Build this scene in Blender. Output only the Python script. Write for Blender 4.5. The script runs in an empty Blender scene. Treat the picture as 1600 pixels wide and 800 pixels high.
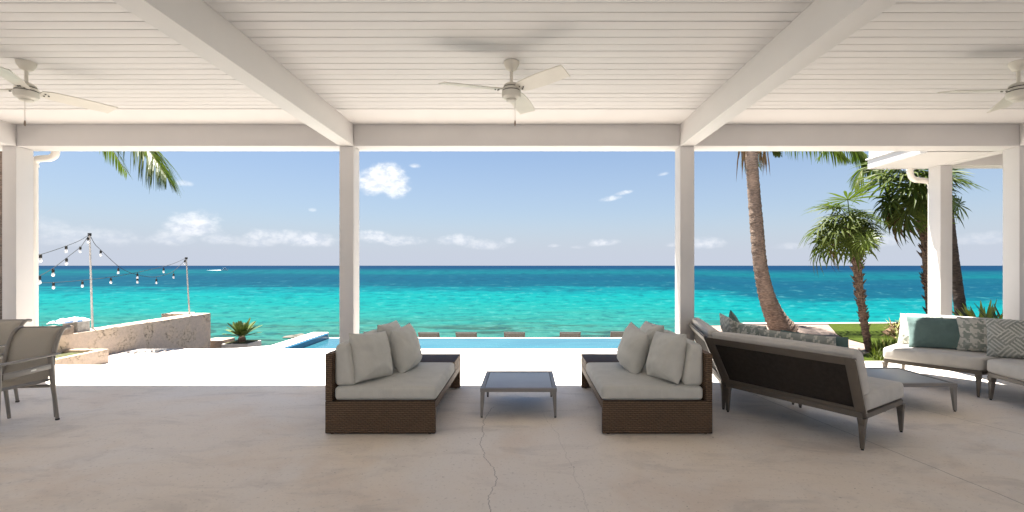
import bpy, bmesh, math, random
from math import sin, cos, pi, radians, tan, atan2, sqrt
from mathutils import Vector, Matrix, noise as mnoise

random.seed(7)
SC = bpy.context.scene
COL = SC.collection

# ------------------------------------------------------------------ camera, world, sun, exposure
EYE = 1.4
cam_d = bpy.data.cameras.new("camera")
cam = bpy.data.objects.new("camera", cam_d)
COL.objects.link(cam)
cam.location = (0, 0, EYE)
cam.rotation_euler = (radians(90), 0, 0)
cam_d.sensor_width = 36.0
cam_d.lens = 740 / 1600 * 36.0
cam_d.shift_x = -22 / 1600
cam_d.shift_y = 15 / 1600
cam_d.clip_start = 0.05
cam_d.clip_end = 60000
SC.camera = cam

SC.view_settings.view_transform = 'Standard'
SC.view_settings.look = 'None'
SC.view_settings.gamma = 1.0
SC.view_settings.exposure = 2.4
SC.cycles.max_bounces = 10
SC.cycles.diffuse_bounces = 7

SUN_DIR = Vector((-0.225, 0.165, 1.0)).normalized()      # towards the sun
SUN_EL = math.asin(SUN_DIR.z)
SUN_AZ = atan2(SUN_DIR.x, SUN_DIR.y)
sun_d = bpy.data.lights.new("sun", 'SUN')
sun_d.energy = 5.0
sun_d.angle = radians(0.5)
sun_d.color = (1.0, 0.955, 0.89)
sun = bpy.data.objects.new("sun", sun_d)
sun.rotation_euler = SUN_DIR.to_track_quat('Z', 'Y').to_euler()
sun.location = (0, 0, 30)
COL.objects.link(sun)


class NT:
    """tiny helper to write node trees"""
    def __init__(s, tree):
        s.t = tree
        s.n = tree.nodes
        s.l = tree.links

    def node(s, typ, **kw):
        nd = s.n.new(typ)
        for k, v in kw.items():
            setattr(nd, k, v)
        return nd

    def put(s, sock, v):
        if v is None:
            return
        if isinstance(v, bpy.types.NodeSocket):
            s.l.new(v, sock)
        else:
            if isinstance(v, (tuple, list)) and len(v) == 3 and sock.type == 'RGBA':
                v = (*v, 1)
            sock.default_value = v

    def math(s, op, a, b=None, c=None, clamp=False):
        nd = s.node('ShaderNodeMath', operation=op, use_clamp=clamp)
        s.put(nd.inputs[0], a); s.put(nd.inputs[1], b); s.put(nd.inputs[2], c)
        return nd.outputs[0]

    def mix(s, f, a, b, blend='MIX'):
        nd = s.node('ShaderNodeMix', data_type='RGBA', blend_type=blend)
        s.put(nd.inputs[0], f); s.put(nd.inputs[6], a); s.put(nd.inputs[7], b)
        return nd.outputs[2]

    def noise(s, vec, scale, detail=4, rough=0.55, dist=0.0):
        nd = s.node('ShaderNodeTexNoise')
        s.put(nd.inputs['Vector'], vec)
        nd.inputs['Scale'].default_value = scale
        nd.inputs['Detail'].default_value = detail
        nd.inputs['Roughness'].default_value = rough
        nd.inputs['Distortion'].default_value = dist
        return nd.outputs['Fac']

    def smooth(s, v, a, b, lo=0.0, hi=1.0):
        nd = s.node('ShaderNodeMapRange', interpolation_type='SMOOTHSTEP')
        s.put(nd.inputs[0], v)
        for i, x in enumerate((a, b, lo, hi)):
            s.put(nd.inputs[i + 1], x)
        return nd.outputs[0]

    def ramp(s, f, stops, interp='LINEAR'):
        nd = s.node('ShaderNodeValToRGB')
        cr = nd.color_ramp
        cr.interpolation = interp
        while len(cr.elements) < len(stops):
            cr.elements.new(0.5)
        for e, (p, c) in zip(cr.elements, stops):
            e.position = p
            e.color = (*c, 1)
        s.put(nd.inputs[0], f)
        return nd.outputs[0]

    def mapping(s, vec, scale=(1, 1, 1), rot=(0, 0, 0), loc=(0, 0, 0)):
        nd = s.node('ShaderNodeMapping')
        s.put(nd.inputs[0], vec)
        nd.inputs['Scale'].default_value = scale
        nd.inputs['Rotation'].default_value = rot
        nd.inputs['Location'].default_value = loc
        return nd.outputs[0]


# ---- world: Nishita sky, low marine haze and fair-weather cumulus placed by compass direction
world = bpy.data.worlds.new("World")
SC.world = world
world.use_nodes = True
w = NT(world.node_tree)
w.n.clear()
sky = w.node('ShaderNodeTexSky', sky_type='NISHITA')
sky.sun_disc = False
sky.sun_elevation = SUN_EL
sky.sun_rotation = SUN_AZ
sky.altitude = 0
sky.air_density = 1.0
sky.dust_density = 0.6
sky.ozone_density = 1.6
tc = w.node('ShaderNodeTexCoord').outputs['Generated']
sep = w.node('ShaderNodeSeparateXYZ')
w.l.new(tc, sep.inputs[0])
az = w.math('ARCTAN2', sep.outputs[0], sep.outputs[1])
el = w.math('ARCSINE', sep.outputs[2])
comb = w.node('ShaderNodeCombineXYZ')
w.l.new(az, comb.inputs[0]); w.l.new(el, comb.inputs[1])
n_big = w.noise(w.mapping(comb.outputs[0], (1.0, 1.6, 1.0)), 16.0, 6, 0.62)
n_fine = w.noise(w.mapping(comb.outputs[0], (1.0, 1.4, 1.0)), 60.0, 5, 0.6)
n_mix = w.math('ADD', w.math('MULTIPLY', w.math('SUBTRACT', n_big, 0.5), 2.2),
               w.math('MULTIPLY', w.math('SUBTRACT', n_fine, 0.5), 0.7))
# azimuth, elevation, half width, half height (degrees), strength, tilt
CLOUDS = [(-17.2, 9.7, 3.4, 2.3, 1.25, 0.15), (-15.6, 9.3, 2.4, 2.0, 1.0, 0), (-13.2, 11.6, .75, .4, .75, 0),
          (10.0, 7.9, 1.7, .5, .85, .25), (11.5, 8.5, 1.3, .35, .8, .3), (16.2, 10.5, .8, .3, .6, .2), (-35.8, 8.0, .8, .4, .5, 0),
          (-34.8, 3.9, 2.6, 1.9, 1.0, 0), (-36.6, 2.6, 2.6, 1.0, .7, 0), (-33.0, 2.7, 2.4, .9, .7, 0), (-42.5, 2.4, 4.2, 1.3, .6, 0),
          (-46.5, 3.3, 3.5, .9, .5, 0), (-27.6, 2.9, 4.0, 1.15, .95, 0), (-24.5, 2.7, 3.2, 1.1, .95, 0), (-29.5, 2.4, 2.6, .7, .6, 0), (-17.6, 3.2, 2.6, 1.0, .95, 0),
          (-14.8, 2.9, 3.0, .9, .9, 0), (-8.2, 2.9, 2.8, .9, .9, 0), (-5.0, 2.5, 3.2, .9, .8, 0), (-2.0, 3.0, 1.0, .6, .75, 0),
          (9.3, 2.7, 2.2, .6, .95, .15), (3.4, 2.4, 1.0, .3, .6, .1), (6.2, 2.2, 1.4, .3, .4, 0), (20.9, 2.5, 2.2, .95, .9, 0), (17.0, 2.4, .9, .4, .6, 0),
          (-24.3, 6.1, .55, .3, .5, 0), (36.5, 2.4, 2.6, .9, .55, 0), (29.0, 2.0, 2.2, .5, .4, 0), (43.5, 2.3, 3.0, .7, .45, 0)]
dens = None
topd = None
for (ca, ce, ra, re, st, tilt) in CLOUDS:
    dx = w.math('DIVIDE', w.math('SUBTRACT', az, radians(ca)), radians(ra))
    dy0 = w.math('DIVIDE', w.math('SUBTRACT', el, radians(ce)), radians(re))
    dy = w.math('SUBTRACT', dy0, w.math('MULTIPLY', dx, tilt * 2)) if tilt else dy0
    # flat base: distance counts more below the centre
    dyb = w.math('MAXIMUM', dy, w.math('MULTIPLY', dy, -1.35))
    r2 = w.math('ADD', w.math('MULTIPLY', dx, dx), w.math('MULTIPLY', dyb, dyb))
    b = w.math('SUBTRACT', 1.0, r2)
    b = w.math('MULTIPLY', w.smooth(w.math('ADD', b, n_mix), 0.0, 1.1 if re > 1.4 else 1.4), st)
    dens = b if dens is None else w.math('MAXIMUM', dens, b)
# cumulus rows all round the horizon outside the seaward view
ring = w.math('MULTIPLY', w.smooth(el, 0.02, 0.05), w.smooth(el, 0.16, 0.06))
side = w.smooth(w.math('ABSOLUTE', az), 0.85, 1.1)
rc = w.math('MULTIPLY', w.math('MULTIPLY', ring, side), w.smooth(n_big, 0.5, 0.62))
dens = w.math('MAXIMUM', dens, w.math('MULTIPLY', rc, 0.8), clamp=True)
skyc = w.mix(1.0, sky.outputs[0], (0.41, 0.48, 0.54), 'MULTIPLY')
hz = w.math('ADD', w.math('MULTIPLY', w.smooth(el, 0.45, -0.01), 0.58), w.math('MULTIPLY', w.smooth(el, 0.12, 0.0), 0.42))
skyh = w.mix(hz, skyc, (2.25, 2.45, 2.88))
shade = w.smooth(n_fine, 0.35, 0.6)
cl_hi = w.mix(w.smooth(el, 0.03, 0.11), (3.45, 3.55, 3.8), (4.3, 4.4, 4.5))
cl = w.mix(shade, w.mix(0.42, cl_hi, (1.7, 2.1, 2.8)), cl_hi)
final = w.mix(w.math('MULTIPLY', dens, 0.93), skyh, cl)
bg = w.node('ShaderNodeBackground')
w.l.new(final, bg.inputs[0])
bg.inputs[1].default_value = 0.05
out = w.node('ShaderNodeOutputWorld')
w.l.new(bg.outputs[0], out.inputs[0])


# ------------------------------------------------------------------ materials
def new_mat(name):
    m = bpy.data.materials.new(name)
    m.use_nodes = True
    t = NT(m.node_tree)
    bs = m.node_tree.nodes['Principled BSDF']
    return m, t, bs


def basic(name, col, rough=0.6, var=0.12, scale=6.0, bump=0.0, bscale=60.0, spec=0.3, col2=None, metal=0.0, stretch=(1, 1, 1), bdist=0.01, detail=5):
    m, t, bs = new_mat(name)
    oc = t.node('ShaderNodeTexCoord').outputs['Object']
    v = t.mapping(oc, stretch)
    f = t.noise(v, scale, detail)
    f = t.smooth(f, 0.25, 0.75)
    c2 = col2 if col2 else tuple(c * (1 - var) for c in col)
    c1 = col if col2 else tuple(min(1, c * (1 + var)) for c in col)
    t.put(bs.inputs['Base Color'], t.mix(f, c1, c2))
    bs.inputs['Roughness'].default_value = rough
    bs.inputs['Specular IOR Level'].default_value = spec
    bs.inputs['Metallic'].default_value = metal
    if bump:
        bn = t.node('ShaderNodeBump')
        bn.inputs['Strength'].default_value = bump
        bn.inputs['Distance'].default_value = bdist
        t.put(bn.inputs['Height'], t.noise(v, bscale, 3))
        t.l.new(bn.outputs[0], bs.inputs['Normal'])
    return m


def fabric(name, col, weave=900.0, attr=None, var=0.06):
    m, t, bs = new_mat(name)
    oc = t.node('ShaderNodeTexCoord').outputs['Object']
    f = t.noise(oc, 9.0, 4)
    fine = t.noise(oc, weave * 0.5, 2)
    base = col
    if attr:
        a = t.node('ShaderNodeAttribute', attribute_name=attr)
        base = a.outputs['Color']
    c = t.mix(t.math('MULTIPLY', t.smooth(f, .3, .7), 0.5), base, tuple(x * (1 - 3 * var) for x in (col or (.5, .5, .5))))
    c = t.mix(t.math('MULTIPLY', fine, 0.16), c, (0.25, 0.24, 0.22))
    t.put(bs.inputs['Base Color'], c)
    bs.inputs['Roughness'].default_value = 0.92
    bs.inputs['Specular IOR Level'].default_value = 0.15
    bs.inputs['Sheen Weight'].default_value = 0.15
    # soft creases + weave
    b1 = t.node('ShaderNodeBump'); b1.inputs['Strength'].default_value = 0.6; b1.inputs['Distance'].default_value = 0.014
    t.put(b1.inputs['Height'], t.noise(t.mapping(oc, (1, 1.0, .45)), 7.0, 4, .5, 1.2))
    b2 = t.node('ShaderNodeBump'); b2.inputs['Strength'].default_value = 0.25; b2.inputs['Distance'].default_value = 0.001
    t.put(b2.inputs['Height'], fine)
    t.l.new(b1.outputs[0], b2.inputs['Normal'])
    t.l.new(b2.outputs[0], bs.inputs['Normal'])
    return m


MAT = {}
MAT['paint'] = basic('white_painted_wood', (0.61, 0.595, 0.585), 0.55, 0.025, 1.6, 0.06, 40, 0.3, bdist=.004)
MAT['plank'] = basic('white_painted_planks', (0.565, 0.555, 0.55), 0.5, 0.035, 1.2, 0.10, 30, 0.35, stretch=(.25, 3, 1), bdist=.003)
MAT['fan'] = basic('fan_enamel', (0.56, 0.54, 0.48), 0.35, 0.04, 8, 0, spec=.4)
MAT['fan_dark'] = basic('fan_vents', (0.09, 0.085, 0.075), 0.5, 0.1)
MAT['chrome'] = basic('dull_metal', (0.55, 0.53, 0.5), 0.3, 0.05, metal=0.8)
MAT['taupe'] = basic('taupe_powder_coat', (0.115, 0.098, 0.080), 0.42, 0.06, 12, 0.05, 220, 0.4, bdist=.001)
MAT['table_frame'] = basic('bronze_grey_powder_coat', (0.21, 0.195, 0.18), 0.4, 0.06, 12, spec=.45)
MAT['table_top'] = basic('slate_grey_glass', (0.32, 0.335, 0.36), 0.36, 0.05, 5, spec=.6)
MAT['dark_mesh'] = basic('dark_woven_mesh', (0.030, 0.024, 0.020), 0.75, 0.2, 30, 0.4, 500, 0.2, bdist=.001)
MAT['foot'] = basic('black_glide', (0.03, 0.03, 0.03), 0.6)
MAT['cushion'] = fabric('sand_cushion_fabric', (0.58, 0.55, 0.50))
MAT['sage'] = fabric('sage_beige_fabric', (0.54, 0.53, 0.48))
MAT['teal'] = fabric('teal_pillow_fabric', (0.10, 0.165, 0.155), var=.1)
MAT['printed'] = fabric('printed_pillow_fabric', (0.4, 0.4, 0.36), attr='print', var=.02)
MAT['piping'] = basic('fabric_piping', (0.42, 0.39, 0.345), 0.9, .05)
MAT['sling'] = basic('taupe_sling_mesh', (0.34, 0.31, 0.26), 0.7, 0.05, 300, 0.4, 900, 0.25, bdist=.001)
MAT['chair_metal'] = basic('chair_bronze_metal', (0.21, 0.19, 0.165), 0.4, 0.06, 10, spec=.45)
MAT['soil'] = basic('planter_soil', (0.07, 0.055, 0.035), 0.95, 0.4, 12, .6, 40, .1, col2=(.06, .08, .03))
MAT['stonebox'] = basic('grey_stone_block', (0.36, 0.34, 0.31), 0.85, 0.25, 14, .5, 60, .15)
MAT['brownbox'] = basic('brown_stone_block', (0.26, 0.21, 0.17), 0.85, 0.2, 14, .5, 60, .15)
MAT['plastic_bag'] = basic('white_plastic_sheet', (0.72, 0.75, 0.8), 0.4, 0.05, 14, 0.5, 14, .5, bdist=.02)
MAT['blue_print'] = basic('blue_stripe_print', (0.06, 0.22, 0.5), 0.5)
MAT['pole'] = basic('galvanised_pole', (0.42, 0.41, 0.40), 0.45, 0.15, 20, spec=.4)
MAT['cable'] = basic('black_cable', (0.02, 0.02, 0.02), 0.6)
MAT['bulb'] = basic('frosted_bulb_glass', (0.75, 0.78, 0.82), 0.2, 0.02, spec=.6)
MAT['lounger'] = basic('grey_lounger_mesh', (0.17, 0.185, 0.175), 0.7, 0.15, 25, .3, 200, .2, bdist=.002)
MAT['lounger_frame'] = basic('lounger_frame_metal', (0.16, 0.14, 0.13), 0.5)
MAT['boat'] = basic('white_gelcoat', (0.75, 0.76, 0.78), 0.3)
MAT['boat_dark'] = basic('boat_window', (0.03, 0.04, 0.05), 0.2)
MAT['foam'] = basic('sea_foam', (0.5, 0.56, 0.58), 0.8)
MAT['frond'] = basic('coconut_leaflet', (0.085, 0.105, 0.018), 0.42, 0.3, 1.8, spec=.25, col2=(.035, .062, .014))
MAT['frond_rib'] = basic('coconut_leaf_rib', (0.20, 0.17, 0.06), 0.5, .2)
MAT['fan_leaf'] = basic('fan_palm_leaf', (0.072, 0.088, 0.014), 0.55, 0.3, 3.0, spec=.2, col2=(.035, .055, .010))
MAT['fan_leaf_light'] = basic('fan_palm_young_leaf', (0.13, 0.17, 0.022), 0.45, 0.2, 3.0, spec=.4, col2=(.08, .12, .018))
MAT['dead_leaf'] = basic('dry_palm_leaf', (0.19, 0.12, 0.055), 0.8, 0.3, 4.0, spec=.2, col2=(.11, .065, .035))
def leafy(names):
    for k in names:
        mt = MAT[k]; t = NT(mt.node_tree); bs = mt.node_tree.nodes['Principled BSDF']
        src = bs.inputs['Base Color'].links[0].from_socket
        tr = t.node('ShaderNodeBsdfTranslucent')
        t.put(tr.inputs[0], t.mix(1.0, src, (1.5, 1.7, .8), 'MULTIPLY'))
        mx = t.node('ShaderNodeMixShader'); mx.inputs[0].default_value = .30
        t.l.new(bs.outputs[0], mx.inputs[1]); t.l.new(tr.outputs[0], mx.inputs[2])
        t.l.new(mx.outputs[0], mt.node_tree.nodes['Material Output'].inputs[0])
MAT['agave'] = basic('agave_leaf', (0.34, 0.36, 0.10), 0.5, 0.25, 5.0, spec=.3, col2=(.18, .22, .05))
MAT['agave_dark'] = basic('dark_agave_leaf', (0.05, 0.07, 0.03), 0.5, 0.25, 5.0, spec=.4)
MAT['cycad'] = basic('cycad_leaf', (0.075, 0.105, 0.022), 0.45, 0.3, 5.0, spec=.4)
MAT['grass_blade'] = basic('strappy_grass', (0.10, 0.115, 0.012), 0.6, 0.5, 2.0, spec=.25, col2=(.04, .065, .010))
leafy(['frond', 'fan_leaf', 'fan_leaf_light', 'grass_blade'])
MAT['mulch'] = basic('dry_mulch', (0.20, 0.13, 0.075), 0.9, 0.5, 20.0, .8, 40, .1, col2=(.09, .055, .035))
MAT['downpipe'] = basic('white_downpipe', (0.78, 0.74, 0.68), 0.4, .03)
MAT['coping'] = basic('pale_coping_stone', (0.66, 0.62, 0.57), 0.8, 0.08, 5, .3, 60, .15)
MAT['pool_tile'] = basic('blue_pool_tile', (0.02, 0.14, 0.26), 0.3, 0.25, 30, spec=.5)
MAT['planter_white'] = basic('white_planter', (0.45, 0.42, 0.38), 0.8, 0.1)
MAT['brand_tag'] = basic('small_metal_tag', (0.4, 0.39, 0.37), 0.35, metal=.5)


def mk_rattan():
    m, t, bs = new_mat('woven_rattan')
    oc = t.node('ShaderNodeTexCoord').outputs['Object']
    sp = t.node('ShaderNodeSeparateXYZ'); t.l.new(oc, sp.inputs[0])
    hor = t.math('ADD', t.math('MULTIPLY', sp.outputs[0], 1.0), sp.outputs[1])
    zz = t.math('MULTIPLY', sp.outputs[2], 62.0)
    row = t.math('FLOOR', zz)
    off = t.math('MULTIPLY', t.math('MODULO', row, 2.0), 0.5)
    hx = t.math('ADD', t.math('MULTIPLY', hor, 26.0), off)
    a = t.math('ABSOLUTE', t.math('SINE', t.math('MULTIPLY', zz, pi)))
    b = t.math('ABSOLUTE', t.math('SINE', t.math('MULTIPLY', hx, pi)))
    h = t.math('MULTIPLY', t.math('POWER', a, .5), t.math('ADD', .55, t.math('MULTIPLY', t.math('POWER', b, .6), .45)))
    n = t.noise(t.mapping(oc, (2, 2, 25)), 8.0, 3)
    c = t.mix(t.smooth(n, .3, .7), (0.175, 0.115, 0.072), (0.120, 0.076, 0.046))
    c = t.mix(t.smooth(h, .85, .25), c, (0.028, 0.018, 0.012))
    t.put(bs.inputs['Base Color'], c)
    bs.inputs['Roughness'].default_value = 0.62
    bs.inputs['Specular IOR Level'].default_value = 0.2
    bn = t.node('ShaderNodeBump'); bn.inputs['Strength'].default_value = .9; bn.inputs['Distance'].default_value = .008
    t.put(bn.inputs['Height'], h)
    t.l.new(bn.outputs[0], bs.inputs['Normal'])
    return m


def mk_trunk(name, c1, c2, ring=14.0):
    m, t, bs = new_mat(name)
    oc = t.node('ShaderNodeTexCoord').outputs['Object']
    n = t.noise(t.mapping(oc, (1, 1, 5)), 14.0, 5)
    n2 = t.noise(oc, 3.0, 4)
    c = t.mix(t.smooth(n, .38, .6), c1, tuple(x * .8 for x in c2))
    c = t.mix(t.math('MULTIPLY', t.smooth(n2, .45, .75), .5), c, tuple(x * 1.35 for x in c1))
    t.put(bs.inputs['Base Color'], c)
    bs.inputs['Roughness'].default_value = .9
    bs.inputs['Specular IOR Level'].default_value = .15
    bn = t.node('ShaderNodeBump'); bn.inputs['Strength'].default_value = .8; bn.inputs['Distance'].default_value = .02
    t.put(bn.inputs['Height'], n)
    t.l.new(bn.outputs[0], bs.inputs['Normal'])
    return m


def mk_floor():
    """cream coral-stone concrete: mottled, flecked, with a few wandering hairline cracks"""
    m, t, bs = new_mat('cream_stone_floor')
    g = t.node('ShaderNodeNewGeometry').outputs['Position']
    sp = t.node('ShaderNodeSeparateXYZ'); t.l.new(g, sp.inputs[0])
    X, Y = sp.outputs[0], sp.outputs[1]
    n1 = t.noise(g, 0.55, 5, .6, .6)
    n2 = t.noise(t.mapping(g, (.7, 1.6, 1), (0, 0, .35)), 2.2, 6, .65, .8)
    n3 = t.noise(g, 38.0, 4, .65)
    n4 = t.noise(g, 170.0, 3, .6)
    n5 = t.noise(t.mapping(g, (1, 1, 1), (0, 0, .5), (7, 3, 0)), 1.1, 5, .6, .4)
    warm, cool, brown = (0.78, 0.69, 0.585), (0.77, 0.72, 0.66), (0.66, 0.53, 0.41)
    c = t.mix(t.smooth(n1, .35, .65), warm, cool)
    c = t.mix(t.math('MULTIPLY', t.smooth(n5, .5, .72), .45), c, brown)
    c = t.mix(t.math('MULTIPLY', t.smooth(n2, .48, .70), .42), c, (.47, .42, .37))
    c = t.mix(t.math('MULTIPLY', t.smooth(n3, .55, .72), .32), c, (.72, .66, .58))
    c = t.mix(t.math('MULTIPLY', t.smooth(n3, .44, .30), .38), c, (.34, .29, .24))
    c = t.mix(t.math('MULTIPLY', t.smooth(n4, .55, .7), .28), c, (.75, .70, .62))
    pits = t.noise(g, 26.0, 2, .5)
    pm = t.smooth(pits, .745, .77)
    c = t.mix(t.math('MULTIPLY', pm, .7), c, (.18, .15, .12))
    # cracks: x as a wandering function of y
    mask = None
    wob = t.math('MULTIPLY', t.math('SUBTRACT', t.noise(t.mapping(g, (.0, 1, 1)), 5.0, 8, .72), .5), .14)
    cracks = [([(2.2, -.19), (2.69, -.20), (2.88, -.235), (3.11, -.18), (3.4, -.28), (3.7, -.355), (4.32, -.38), (4.7, -.33)], .0022, .68),
              ([(2.6, .36), (3.1, .33), (3.5, .30), (4.0, .25), (4.35, .18), (4.6, .15)], .0016, .35),
              ([(1.5, 3.1), (2.9, 2.9), (3.56, 2.77), (5.05, 2.49), (6.6, 2.3)], .0028, .75),
              ([(1.5, 4.7), (3.9, 4.12), (4.71, 3.82), (6.6, 3.2)], .0028, .7)]
    for k, (pts, wd, st) in enumerate(cracks):
        fc = t.node('ShaderNodeFloatCurve')
        y0, y1 = pts[0][0], pts[-1][0]
        fac = t.math('DIVIDE', t.math('SUBTRACT', Y, y0), y1 - y0)
        xs = [p[1] for p in pts]; lo, hi = min(xs) - .05, max(xs) + .05
        cv = fc.mapping.curves[0]
        while len(cv.points) < len(pts):
            cv.points.new(.5, .5)
        for p, (yy, xx) in zip(cv.points, pts):
            p.location = ((yy - y0) / (y1 - y0), (xx - lo) / (hi - lo))
            p.handle_type = 'VECTOR'
        fc.mapping.update()
        t.put(fc.inputs['Value'], fac)
        fx = t.math('ADD', t.math('MULTIPLY', fc.outputs[0], hi - lo), lo)
        d = t.math('ABSOLUTE', t.math('SUBTRACT', t.math('ADD', X, t.math('MULTIPLY', wob, 1.0 if k < 2 else .25)), fx))
        inside = t.math('MULTIPLY', t.math('GREATER_THAN', fac, 0.0), t.math('LESS_THAN', fac, 1.0))
        mk = t.math('MULTIPLY', t.smooth(d, wd * 1.6, wd * .5), t.math('MULTIPLY', inside, st))
        mask = mk if mask is None else t.math('MAXIMUM', mask, mk)
    c = t.mix(mask, c, (.13, .10, .08))
    t.put(bs.inputs['Base Color'], c)
    t.put(bs.inputs['Roughness'], t.math('ADD', .5, t.math('MULTIPLY', n2, .25)))
    bs.inputs['Specular IOR Level'].default_value = .3
    hgt = t.math('SUBTRACT', t.math('ADD', t.math('MULTIPLY', n3, .35), t.math('MULTIPLY', n4, .2)), t.math('ADD', t.math('MULTIPLY', mask, 1.5), pm))
    bn = t.node('ShaderNodeBump'); bn.inputs['Strength'].default_value = .35; bn.inputs['Distance'].default_value = .004
    t.put(bn.inputs['Height'], hgt)
    t.l.new(bn.outputs[0], bs.inputs['Normal'])
    return m


def mk_terrace(name, base, alt):
    m, t, bs = new_mat(name)
    g = t.node('ShaderNodeNewGeometry').outputs['Position']
    n2 = t.noise(t.mapping(g, (.6, 1.3, 1)), 2.6, 7, .7, .8)
    n3 = t.noise(g, 30.0, 4, .65)
    c = t.mix(t.smooth(n2, .5, .62), base, alt)
    dk = t.math('MULTIPLY', t.smooth(n2, .57, .66), t.smooth(n3, .42, .58))
    st_ = t.noise(t.mapping(g, (.5, 1.4, 1), (0, 0, .3)), 5.0, 6, .75, 1.0)
    c = t.mix(t.math('MULTIPLY', t.smooth(st_, .56, .66), .8), c, tuple(x * .36 for x in base))
    c = t.mix(dk, c, tuple(x * .22 for x in base))
    c = t.mix(t.math('MULTIPLY', t.smooth(n3, .4, .7), .15), c, tuple(x * .7 for x in base))
    t.put(bs.inputs['Base Color'], c)
    bs.inputs['Roughness'].default_value = .9
    bs.inputs['Specular IOR Level'].default_value = .15
    bn = t.node('ShaderNodeBump'); bn.inputs['Strength'].default_value = .5; bn.inputs['Distance'].default_value = .02
    t.put(bn.inputs['Height'], n2)
    t.l.new(bn.outputs[0], bs.inputs['Normal'])
    return m


def mk_coral():
    m, t, bs = new_mat('coral_stone')
    g = t.node('ShaderNodeTexCoord').outputs['Object']
    n1 = t.noise(g, 2.6, 3, .5, .2)
    n2 = t.noise(g, 19.0, 4, .65, .2)
    n3 = t.noise(g, 60.0, 3, .7)
    c = t.mix(t.smooth(n2, .35, .65), (.60, .48, .38), (.52, .42, .34))
    c = t.mix(t.math('MULTIPLY', t.smooth(n1, .4, .62), .45), c, (.66, .52, .36))
    hole = t.math('MULTIPLY', t.smooth(n1, .42, .62), t.smooth(t.math('ADD', t.math('MULTIPLY', n2, .5), t.math('MULTIPLY', n3, .5)), .54, .60))
    c = t.mix(t.math('MULTIPLY', hole, .75), c, (.20, .16, .13))
    t.put(bs.inputs['Base Color'], c)
    bs.inputs['Roughness'].default_value = .92
    bs.inputs['Specular IOR Level'].default_value = .12
    h = t.math('SUBTRACT', t.math('MULTIPLY', n3, .5), hole)
    bn = t.node('ShaderNodeBump'); bn.inputs['Strength'].default_value = .8; bn.inputs['Distance'].default_value = .02
    t.put(bn.inputs['Height'], h)
    t.l.new(bn.outputs[0], bs.inputs['Normal'])
    return m


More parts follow.
